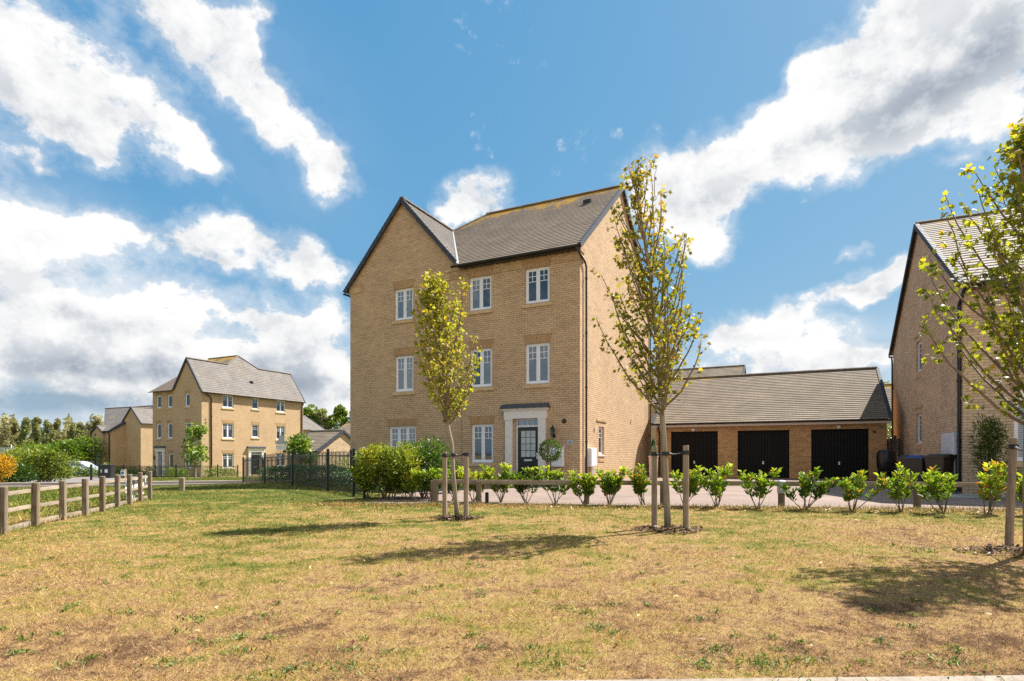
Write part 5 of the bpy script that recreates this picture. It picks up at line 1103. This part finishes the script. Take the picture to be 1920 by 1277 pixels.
low_hedge('low hedge along the shaded front of the far house',(ax(312,49.5),49.5),(ax(352,48.0),48.0),.7,900,tree_br,82)
low_hedge('low hedge along the sunlit side of the far house',(ax(384,48.5),48.5),(ax(442,51.5),51.5),.75,1200,tree_br,83)
low_hedge('dark low hedge beside the parked car near the lane',(ax(130,48),48),(ax(192,46.5),46.5),.75,1100,hedge_gr,84)
low_hedge('yellow-green shrubs before the pale outbuilding',(ax(618,38.6),38.6),(ax(668,37.2),37.2),1.15,700,tree_br,85,bias=.3)
def far_tree(label,px,d,top,halfpx,mat,seed,thin=False,n=1500,leaf=.55,base=None,group='trees on the skyline'):
    x=ax(px,d); z=-1.6 if x<-14 else 0; H=az(top,d)-z; r=halfpx/F*d; rs=np.random.default_rng(seed); T=thing('distant_tree',label,'tree',(x,d,z),0,group); m=MB(); hb=H*(.30 if thin else .22)
    m.tube([(0,0,-.3),(.1,0,hb),(-.15,0,H*.6),(.1,0,H*.93)],[H*.020,H*.016,H*.010,.03],7)
    P=[];A=[]; nc=30 if thin else 34
    for k in range(nc):
        t=(k+rs.uniform(0,1))/nc; zc=hb+(H-hb)*(.05+.92*t); a=rs.uniform(0,6.28); prof=math.sin(math.pi*(.16+.80*t))**.7; rr=r*prof*rs.uniform(.15,.85); c=Vector((math.cos(a)*rr,math.sin(a)*rr,zc)); b=Vector((0,0,max(hb*.8,zc-rr*1.1)))
        m.tube([b,b.lerp(c,.5)+Vector((0,0,.1)),c],[H*.006,H*.004,.02],5); s=r*rs.uniform(.20,.42)*(.72 if thin else .95); sh=s*(1.5 if thin else .8)
        for q in range(n//nc): v=rs.normal(size=3); v/=np.linalg.norm(v); u=rs.uniform(.35,1)**.5; P.append((c.x+v[0]*s*u,c.y+v[1]*s*u,c.z+v[2]*sh*u)); A.append(v)
    m.build('trunk',bark_dk,T); P=np.array(P); kk=len(P); leafy('crown',P,A,leaf*H/9,mat,T,np.clip(rs.beta(2,2.2,kk)+.12*np.sin(P[:,0]*2)*np.sin(P[:,2]*1.7),0,1),CLUMP_V,CLUMP_F,wid=.9,spread=.8); return T
FT=[(-22,118,800,22,tree_lf,0,'dark bushy tree beyond the left picture edge'),(12,112,800,13,tree_gy,1,'leftmost thin pale tree above the orange shrub'),(30,120,789,12,tree_gy,1,'second thin pale skyline tree from the left'),(47,110,785,13,tree_lf,1,'dark leaning skyline tree over the yellow-green bush'),(68,116,782,14,tree_lf,1,'tallest dark skyline tree above the large bush'),
(88,108,790,12,tree_lf,1,'open dark skyline tree right of the tallest'),(108,114,788,14,tree_gy,1,'pale brownish skyline tree behind the car'),(136,122,794,12,tree_lf,1,'slim dark skyline tree right of the pale brown one'),(152,118,794,11,tree_lf,1,'narrow dark skyline tree left of the low house roof'),(176,112,783,18,tree_gy,1,'pale feathery skyline tree just left of low house roof')]
for i,(px,d,tp,hw_,mt,th,lb) in enumerate(FT): far_tree(lb,px,d,tp,hw_,mt,200+i,bool(th),2200,.26)
for i,(px,tp,hw_,lb) in enumerate([(582,764,26,'leftmost green woodland tree between the far house and main house'),(604,768,22,'middle woodland tree above the pale grey roof'),(640,763,28,'broad woodland tree touching the main house edge'),(672,770,26,'woodland tree mostly hidden by the main house')]): far_tree(lb,px,128,tp,hw_,tree_br if i%2==0 else tree_lf,230+i,False,4600,.30,group='woodland behind the far house')
far_tree('single treetop over the roof between garages and shaded house',1662,75,718,16,tree_lf,240,False,900,.5)
far_tree('small pale treetop peeping beside the shaded house roof',1694,80,726,14,tree_gy,241,False,700,.5)
n=9000; a_=rng.uniform(-75,205,n); d_=rng.uniform(128,150,n); hh=rng.uniform(0,1,n)**.7*1.45*(5.2+1.6*np.sin(a_*.11)+1.3*np.sin(a_*.043+1)+.8*np.sin(a_*.31)); P=np.stack([(a_-960)/F*d_,d_,-1.6+hh],1)
o=cards('distant_woodland',CLUMP_V,CLUMP_F,P,rv(n)+np.array([0,0,.2]),rv(n)*.7+np.array([0,0,.6]),rng.uniform(.4,.9,n),np.clip(rng.beta(2,2,n),0,1),tree_gy,W=rng.uniform(.4,.8,n)); tag(o,'soft continuous belt of woodland along the far left horizon','woodland',kind='stuff')
x=ax(14,85); T=thing('garden_fence','grey slatted fence glimpsed through the far left bushes','fence',(x-6,85,-1.6)); m=MB()
for k in range(10): m.box(k*1.2,0,0,k*1.2+1.1,.04,3.6)
m.build('panel',galv,T); m=MB()
for k in range(6): m.box(k*2.2-.06,-.1,0,k*2.2+.06,-.001,4.0)
m.build('post',white,T)

# ---------------------------------------------------------------- grass, weeds, fallen leaves
n=330000; u=rng.uniform(0,1,n); dd=2.5*(26/2.5)**u; xx=dd*rng.uniform(-1.02,1.0,n)+rng.normal(0,.4,n)
keep=~((xx>-4.4)&(dd>12.25-.105*xx)) & ~((xx>-4.2)&(xx<10)&(dd<2.765+.0276*xx)&(rng.uniform(0,1,n)>.04)) & (dd>2.3)
fx=(posts[-1][0],posts[-1][1]); xx,dd=xx[keep],dd[keep]
zz=np.array([G(a,b) for a,b in zip(xx,dd)]); n=len(xx); pn=.5+.25*np.sin(xx*1.7+.6*np.sin(dd*2.1))*np.sin(dd*1.9+.8*np.sin(xx*1.3))+.25*np.sin(xx*5.1+1.3*np.sin(dd*4.3))*np.sin(dd*4.7)
h=(.024+.036*rng.uniform(0,1,n)**1.6)*(.65+.7*pn)*np.clip(1+.03*(dd-4),.9,1.5); A=rv(n)*np.array([1,1,.45])*1.0+np.array([0,0,.70]); N=rv(n)
wv=.0032*np.clip((dd/3.2)**.85,1,4)*rng.uniform(.7,1.4,n)
o=cards('lawn_grass',BLADE_V,BLADE_F,np.stack([xx,dd,zz-.003],1),A,N,h,rng.uniform(0,1,n),blade_m,W=wv); tag(o,'short dry straw and green grass blades over the whole lawn','grass',kind='stuff')
# longer grass and dead stalks along the laurels and fences
P=[];S=[]
for k in range(7000):
    t=rng.uniform(0,1); x=-4.5+16*t; y=12.15-.105*x-rng.gamma(1.6,.20)-.02; P.append((x,y,0)); S.append(rng.uniform(.04,.13))
for k in range(2600):
    t=rng.uniform(0,1); i=rng.integers(1,len(posts)-1); a,b=posts[i],posts[i+1]; P.append((a[0]+(b[0]-a[0])*t+nv.x*abs(rng.normal(0,.12)),a[1]+(b[1]-a[1])*t+nv.y*abs(rng.normal(0,.12)),0)); S.append(rng.uniform(.05,.14))
for k in range(1500):
    t=rng.uniform(0,1); q=14+10*t; x,y=rl(q); x-=rng.uniform(-.3,.15); P.append((x,y-rng.uniform(-.3,.1),G(x,y))); S.append(rng.uniform(.03,.10))
P=np.array(P); n=len(P); o=cards('long_grass',BLADE_V,BLADE_F,P,rv(n)*.55+np.array([0,0,1.]),rv(n),np.array(S),rng.uniform(0,1,n),blade_m,W=rng.uniform(.006,.013,n)); tag(o,'longer uncut grass at the feet of laurels, fences and railings','grass',kind='stuff')
# rough verge beyond the fence and across the road
P=[];S=[]
for k in range(66000):
    y=rng.uniform(1.5,46); x=-rng.uniform(.28,1.0)*max(y,14)-1.5
    if x>-6.62-.34*(y-7.5)-abs(rng.normal(0,.12)) and y<15: continue
    best=min((abs((x-a)*( -(b2-b))+(y-b)*(a2-a))/math.hypot(a2-a,b2-b) if min(a,a2)-1<=x<=max(a,a2)+1 else 99) for (a,b),(a2,b2) in zip(ctl,ctl[1:]))
    side=any((min(a,a2)<=x<=max(a,a2)) and (-.5<((x-a)*(-(b2-b))+(y-b)*(a2-a))/math.hypot(a2-a,b2-b)<4.8) for (a,b),(a2,b2) in zip(ctl,ctl[1:]))
    if side: continue
    if x>-.63*y and y<30: continue
    if y>22 and any(abs((x-a)*(-(b2-b))+(y-b)*(a2-a))/math.hypot(a2-a,b2-b)<2.3 and min(b,b2)<=y<=max(b,b2) for (a,b),(a2,b2) in zip([(-19,24),(-25,33),(-31,44)],[(-25,33),(-31,44),(-38,58)])): continue
    P.append((x,y,G(x,y)-.01)); S.append(rng.uniform(.03,.15))
P=np.array(P); n=len(P); o=cards('verge_grass',BLADE_V,BLADE_F,P,rv(n)*.7+np.array([0,0,.9]),rv(n),np.array(S),np.clip(rng.normal(.62,.3,n),0,1),blade_m,W=rng.uniform(.012,.035,n)); tag(o,'rough tall grass on the verges beyond the timber fence','grass',kind='stuff')
# green broad-leaved weeds in patches
P=[];A=[];S=[]
wp=[(ax(545,EYE*F/410),EYE*F/410,.30),(ax(660,EYE*F/400),EYE*F/400,.22),(ax(1420,EYE*F/398),EYE*F/398,.30),(ax(500,EYE*F/305),EYE*F/305,.16),(ax(235,EYE*F/300),EYE*F/300,.18),(ax(1040,EYE*F/400),EYE*F/400,.2),(ax(1720,EYE*F/180),EYE*F/180,.35),(ax(1050,EYE*F/290),EYE*F/290,.16),(ax(1100,EYE*F/300),EYE*F/300,.18),(ax(1500,EYE*F/390),EYE*F/390,.2),(ax(1780,EYE*F/395),EYE*F/395,.25),(ax(330,EYE*F/395),EYE*F/395,.16),(ax(1320,EYE*F/395),EYE*F/395,.14)]
for k in range(190): y=2.9*(12/2.9)**rng.uniform(0,1); wp.append((y*rng.uniform(-.95,.95),y,rng.uniform(.03,.11)))
for x,y,r in wp:
    for q in range(int(14+900*r*r+90*r)):
        a=rng.uniform(0,6.28); rr=r*abs(rng.normal(0,.55)); P.append((x+rr*math.cos(a)*1.3,y+rr*math.sin(a),.004)); A.append((rng.normal(),rng.normal(),rng.uniform(.25,1.4))); S.append(rng.uniform(.016,.040))
P=np.array(P); n=len(P); o=cards('lawn_weeds',OVAL_V,OVAL_F,P,A,rv(n)*.5+np.array([0,0,1]),np.array(S),rng.uniform(0,1,n),m_leaf('weed_leaf',[(0,(.05,.095,.02)),(.5,(.11,.17,.03)),(1,(.25,.29,.07))],.25),W=np.array(S)*.30); tag(o,'patches of low green weeds in the dry lawn','weeds',kind='stuff')
P=[];S=[]
for k in range(3000): x=-4.3+15.5*rng.uniform(0,1); P.append((x,12.0-.105*x-rng.gamma(1.5,.17),.012)); S.append(rng.uniform(.03,.085))
for k in range(170): y=3*(12/3)**rng.uniform(0,1); P.append((y*rng.uniform(-.9,.95),y,.03)); S.append(rng.uniform(.025,.055))
P=np.array(P); n=len(P); o=cards('fallen_leaves',OVAL_V,OVAL_F,P,rv(n)*np.array([1,1,.3]),rv(n)*.4+np.array([0,0,1]),np.array(S),rng.uniform(0,1,n),m_leaf('dead_leaf',[(0,(.16,.06,.02)),(.5,(.30,.15,.05)),(.85,(.48,.28,.06)),(1,(.62,.46,.25))],.2),W=np.array(S)*.45); tag(o,'scattered dead orange and brown leaves below the laurels','leaves',kind='stuff')
c=MB(); pts=[(-4.4+.5*i) for i in range(33)]
for a,b in zip(pts,pts[1:]):
    w=lambda x:.42+.10*math.sin(x*2.3)+.07*math.sin(x*5.1)
    c.poly([(a,12.2-.105*a,.005),(a,12.2-.105*a-w(a),.005),(b,12.2-.105*b-w(b),.005),(b,12.2-.105*b,.005)])
o=c.build('planting_strip',soil); o['kind']='structure'

# ---------------------------------------------------------------- sky, sun, camera
SUN_AZ=R(55.5); SUN_EL=R(51.5)
w=bpy.data.worlds.new('World'); scene.world=w; w.use_nodes=True; nt=w.node_tree; nt.nodes.clear(); out=nt.nodes.new('ShaderNodeOutputWorld'); bg=nt.nodes.new('ShaderNodeBackground'); lk(nt,bg,0,out,0)
sky=nt.nodes.new('ShaderNodeTexSky'); sky.sky_type='NISHITA'; sky.sun_disc=False; sky.sun_elevation=SUN_EL; sky.sun_rotation=SUN_AZ; sky.altitude=50; sky.air_density=1.0; sky.dust_density=.6; sky.ozone_density=2.2
SKY_STR=.053; bg.inputs['Strength'].default_value=SKY_STR
tc=nt.nodes.new('ShaderNodeTexCoord'); nrm=nt.nodes.new('ShaderNodeVectorMath'); nrm.operation='NORMALIZE'; lk(nt,tc,'Generated',nrm,0)
sp=nt.nodes.new('ShaderNodeSeparateXYZ'); lk(nt,nrm,0,sp,0)
azn=mth(nt,'ARCTAN2',(sp,0),(mth(nt,'ABSOLUTE',(sp,1)),0)); eln=mth(nt,'ARCSINE',(sp,2))
ae=nt.nodes.new('ShaderNodeCombineXYZ'); lk(nt,azn,0,ae,0); lk(nt,eln,0,ae,1)
# wind-torn warp of the cloud shapes
wn=noise(nt,(nrm,0),5.0,3,.5); wn2=noise(nt,(nrm,0),16.0,3,.55)
wv=nt.nodes.new('ShaderNodeVectorMath'); wv.operation='MULTIPLY_ADD'; nt.links.new(wn.outputs['Color'],wv.inputs[0]); wv.inputs[1].default_value=(.11,.10,0); wv.inputs[2].default_value=(-.055,-.05,0)
wq=nt.nodes.new('ShaderNodeVectorMath'); wq.operation='MULTIPLY_ADD'; nt.links.new(wn2.outputs['Color'],wq.inputs[0]); wq.inputs[1].default_value=(.06,.06,0); wq.inputs[2].default_value=(-.03,-.03,0)
ad=nt.nodes.new('ShaderNodeVectorMath'); lk(nt,ae,0,ad,0); lk(nt,wv,0,ad,1); ad2=nt.nodes.new('ShaderNodeVectorMath'); lk(nt,ad,0,ad2,0); lk(nt,wq,0,ad2,1)
def sph(px,py):
    u,v=(px-960)/F,(YH-py)/F; return math.atan(u),math.atan(v/math.sqrt(1+u*u))
def blobs(lst,src):
    acc=None
    for px,py,rx,ry,rot,wt in lst:
        a,e=sph(px,py); a2,_=sph(px+1,py); _,e2=sph(px,py-1); mp=nt.nodes.new('ShaderNodeMapping'); mp.vector_type='TEXTURE'; mp.inputs['Location'].default_value=(a,e,0); mp.inputs['Rotation'].default_value=(0,0,-R(rot)); k=(abs(a2-a)+abs(e2-e))/2; mp.inputs['Scale'].default_value=(rx*k,ry*k,1); 
        if acc is None: lk(nt,src,0,mp,0)
        else:                              # chained so that the shader is evaluated one cloud after another
            ch=nt.nodes.new('ShaderNodeVectorMath'); ch.operation='MULTIPLY_ADD'; lk(nt,acc,0,ch,0); ch.inputs[1].default_value=(0,0,0); lk(nt,src,0,ch,2); lk(nt,ch,0,mp,0)
        ln=nt.nodes.new('ShaderNodeVectorMath'); ln.operation='LENGTH'; lk(nt,mp,0,ln,0); r=nt.nodes.new('ShaderNodeMapRange'); r.interpolation_type='SMOOTHSTEP'; r.inputs[1].default_value=0; r.inputs[2].default_value=1.6; r.inputs[3].default_value=wt; r.inputs[4].default_value=0; nt.links.new(ln.outputs['Value'],r.inputs[0])
        acc=r if acc is None else mth(nt,'ADD',(acc,0),(r,0))
    return acc
CL=[(40,120,150,130,0,1),(110,220,150,75,20,1),(300,235,150,75,25,1),(170,270,60,35,20,.7),(330,50,165,80,10,1.1),(430,110,85,80,0,1.0),(500,190,75,65,45,1),(570,255,75,55,48,1),(620,335,55,55,55,.9),(385,275,60,40,25,.8),(470,60,50,60,0,.6),
(400,425,95,50,-8,1),(500,480,150,50,14,1),(270,450,150,48,0,.9),(110,450,150,55,5,.8),(600,515,60,35,20,.8),(20,420,120,90,0,.45),(30,300,80,40,0,.45),(100,316,55,12,5,.5),
(60,540,110,48,10,.9),(250,570,90,40,0,.7),(390,560,140,42,8,.85),(520,600,80,30,0,.5),(60,620,170,60,0,.8),(300,640,220,45,0,.9),(560,640,110,55,0,.9),(620,590,50,30,0,.6),(610,715,90,50,0,.8),(450,700,160,50,0,.7),(150,700,300,40,0,.6),(560,760,140,40,0,.5),
(905,395,90,48,0,1.1),(850,418,48,28,0,.8),(490,30,12,8,0,.3),
(1640,60,140,90,-20,1),(1800,60,230,120,0,1.1),(1530,170,75,55,-10,.9),(1490,160,40,32,0,.7),(1600,210,130,70,-15,1),(1800,170,200,80,-10,1),(1480,285,160,60,-14,1.1),(1350,320,125,62,-18,1.1),(1250,345,80,75,0,1.15),(1290,395,70,45,0,1),(1650,290,120,30,-20,.7),(1330,455,55,38,10,1),(1290,440,40,40,0,.9),(1790,290,50,16,-10,.5),(1900,220,80,60,0,.8),
(1600,488,45,16,0,.7),(1620,545,90,28,-8,1),(1680,530,60,28,-15,.9),(1560,570,50,18,0,.6),
(1450,625,120,32,5,1),(1480,590,42,25,0,.9),(1360,615,55,32,0,.9),(1590,680,90,28,0,.8),(1400,690,200,40,0,.7),(1750,690,120,40,0,.7),
(-260,500,160,120,0,.8),(-500,300,260,120,20,.9),(2300,420,240,90,-10,.8),(-900,600,300,120,0,.8),(2900,600,300,140,0,.8)]
fld=blobs(CL,ad2)
st=nt.nodes.new('ShaderNodeVectorMath'); st.operation='MULTIPLY'; lk(nt,nrm,0,st,0); st.inputs[1].default_value=(1,1,1.25)
f1=noise(nt,(st,0),5.5,10,.64); f1.inputs['Lacunarity'].default_value=2.1; 
f2=noise(nt,(st,0),26,7,.68)
dsum=mth(nt,'ADD',(mth(nt,'MULTIPLY',(mth(nt,'SUBTRACT',(f1,0),.5),0),1.65),0),(mth(nt,'MULTIPLY',(mth(nt,'SUBTRACT',(f2,0),.5),0),1.05),0))
fldc=mrange(nt,(fld,0),0,1.12,0,.88); den=mth(nt,'ADD',(fldc,0),(dsum,0)); cov=mth(nt,'MAXIMUM',(mrange(nt,(den,0),.27,.72,0,1,True),0),(mth(nt,'MULTIPLY',(mrange(nt,(den,0),.0,.45,0,.28,True),0),(mrange(nt,(fld,0),.02,.25),0)),0))
# thin haze of high cloud low on the left
hz=blobs([(100,680,640,190,0,.85),(20,430,300,120,0,.5),(1500,690,460,90,0,.35),(450,200,300,200,30,.12)],ae); cov2=mth(nt,'ADD',(cov,0),(mth(nt,'MULTIPLY',(hz,0),(mrange(nt,(f1,0),.3,.65,.5,1.1),0)),0),True)
# grey undersides: compare thickness with thickness a step towards the sun
sd=nt.nodes.new('ShaderNodeVectorMath'); lk(nt,st,0,sd,0); sd.inputs[1].default_value=(.018,.0,.040); f3=noise(nt,(sd,0),5.5,6,.60); f3.inputs['Lacunarity'].default_value=2.1
rel=mth(nt,'SUBTRACT',(f1,0),(f3,0)); relm=mrange(nt,(rel,0),-.09,.09,-.26,.14)
gry=blobs([(1780,135,230,90,-12,.27),(1700,190,170,45,-15,.14),(1900,80,130,80,0,.10),(290,690,330,34,0,.48),(90,745,230,34,0,.62),(200,590,200,22,0,.25),(480,515,150,20,12,.22),(130,260,130,34,20,.20),(500,660,140,20,0,.26),(1280,400,80,26,-15,.16),(1440,645,110,16,0,.20),(900,405,60,14,0,.12),(1640,565,70,12,0,.18),(560,700,120,30,0,.20)],ad)
thick=mrange(nt,(den,0),.6,1.4,0,.10); br=mth(nt,'SUBTRACT',(mth(nt,'ADD',1.0,(relm,0)),0),(gry,0)); br=mth(nt,'SUBTRACT',(br,0),(thick,0)); br=mth(nt,'MAXIMUM',(br,0),.30)
cr=ramp(nt,[(.30,(.36,.42,.50)),(.55,(.60,.64,.69)),(.80,(.88,.89,.90)),(1,(1.0,.995,.985))]); lk(nt,br,0,cr,0)
CLOUD_GAIN=7.8
cg=nt.nodes.new('ShaderNodeVectorMath'); cg.operation='SCALE'; lk(nt,cr,0,cg,0); cg.inputs['Scale'].default_value=CLOUD_GAIN
sc_=nt.nodes.new('ShaderNodeSeparateColor'); lk(nt,sky,0,sc_,0); tint=nt.nodes.new('ShaderNodeCombineColor')      # a flatter, cleaner blue
for i,(k,e) in enumerate(((.7225,.86),(2.02,.41),(3.82,.20))): q=mth(nt,'MULTIPLY',(mth(nt,'POWER',(sc_,i),e),0),k); lk(nt,q,0,tint,i)
fin=mixc(nt,(cov2,0),(tint,0),(cg,0))
# unseen bright cloud added behind the camera to fill the shaded fronts
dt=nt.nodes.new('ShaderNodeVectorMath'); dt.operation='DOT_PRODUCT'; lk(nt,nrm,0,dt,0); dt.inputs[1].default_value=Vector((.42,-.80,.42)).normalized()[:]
fill_den=mth(nt,'ADD',(dt,'Value') if False else (mrange(nt,(dt,1),0,1,0,1),0),(mth(nt,'MULTIPLY',(mth(nt,'SUBTRACT',(f1,0),.5),0),.9),0)); fill_cov=mrange(nt,(fill_den,0),.50,.72,0,1,True)
fill_cloud=nt.nodes.new('ShaderNodeVectorMath'); fill_cloud.operation='SCALE'; lk(nt,cg,0,fill_cloud,0); fill_cloud.inputs['Scale'].default_value=1.1
fin=mixc(nt,(fill_cov,0),(fin,2),(fill_cloud,0)); lk(nt,fin,2,bg,'Color')
sl=bpy.data.lights.new('sun','SUN'); sl.energy=SUN_STR; sl.angle=R(.53); sl.color=(1,.955,.88); so=bpy.data.objects.new('sun',sl); COL.objects.link(so)
sv=Vector((math.cos(SUN_EL)*math.sin(SUN_AZ),math.cos(SUN_EL)*math.cos(SUN_AZ),math.sin(SUN_EL))); so.rotation_euler=sv.to_track_quat('Z','Y').to_euler(); so.location=(30,30,60)
cam=bpy.data.cameras.new('camera'); cam.sensor_width=36; cam.lens=36*F/1920; cam.shift_y=(YH-638.5)/1920; cam.clip_start=.05; cam.clip_end=4000; co=bpy.data.objects.new('camera',cam); COL.objects.link(co); co.location=(0,0,EYE); co.rotation_euler=(R(90),0,0); scene.camera=co
scene.view_settings.view_transform='Standard'; scene.view_settings.look='None'; scene.view_settings.gamma=1; scene.view_settings.exposure=EXPO
scene.cycles.max_bounces=6; scene.cycles.diffuse_bounces=3; scene.cycles.glossy_bounces=3; scene.cycles.transmission_bounces=4; scene.cycles.transparent_max_bounces=8; scene.cycles.caustics_reflective=False; scene.cycles.caustics_refractive=False; scene.cycles.use_denoising=False
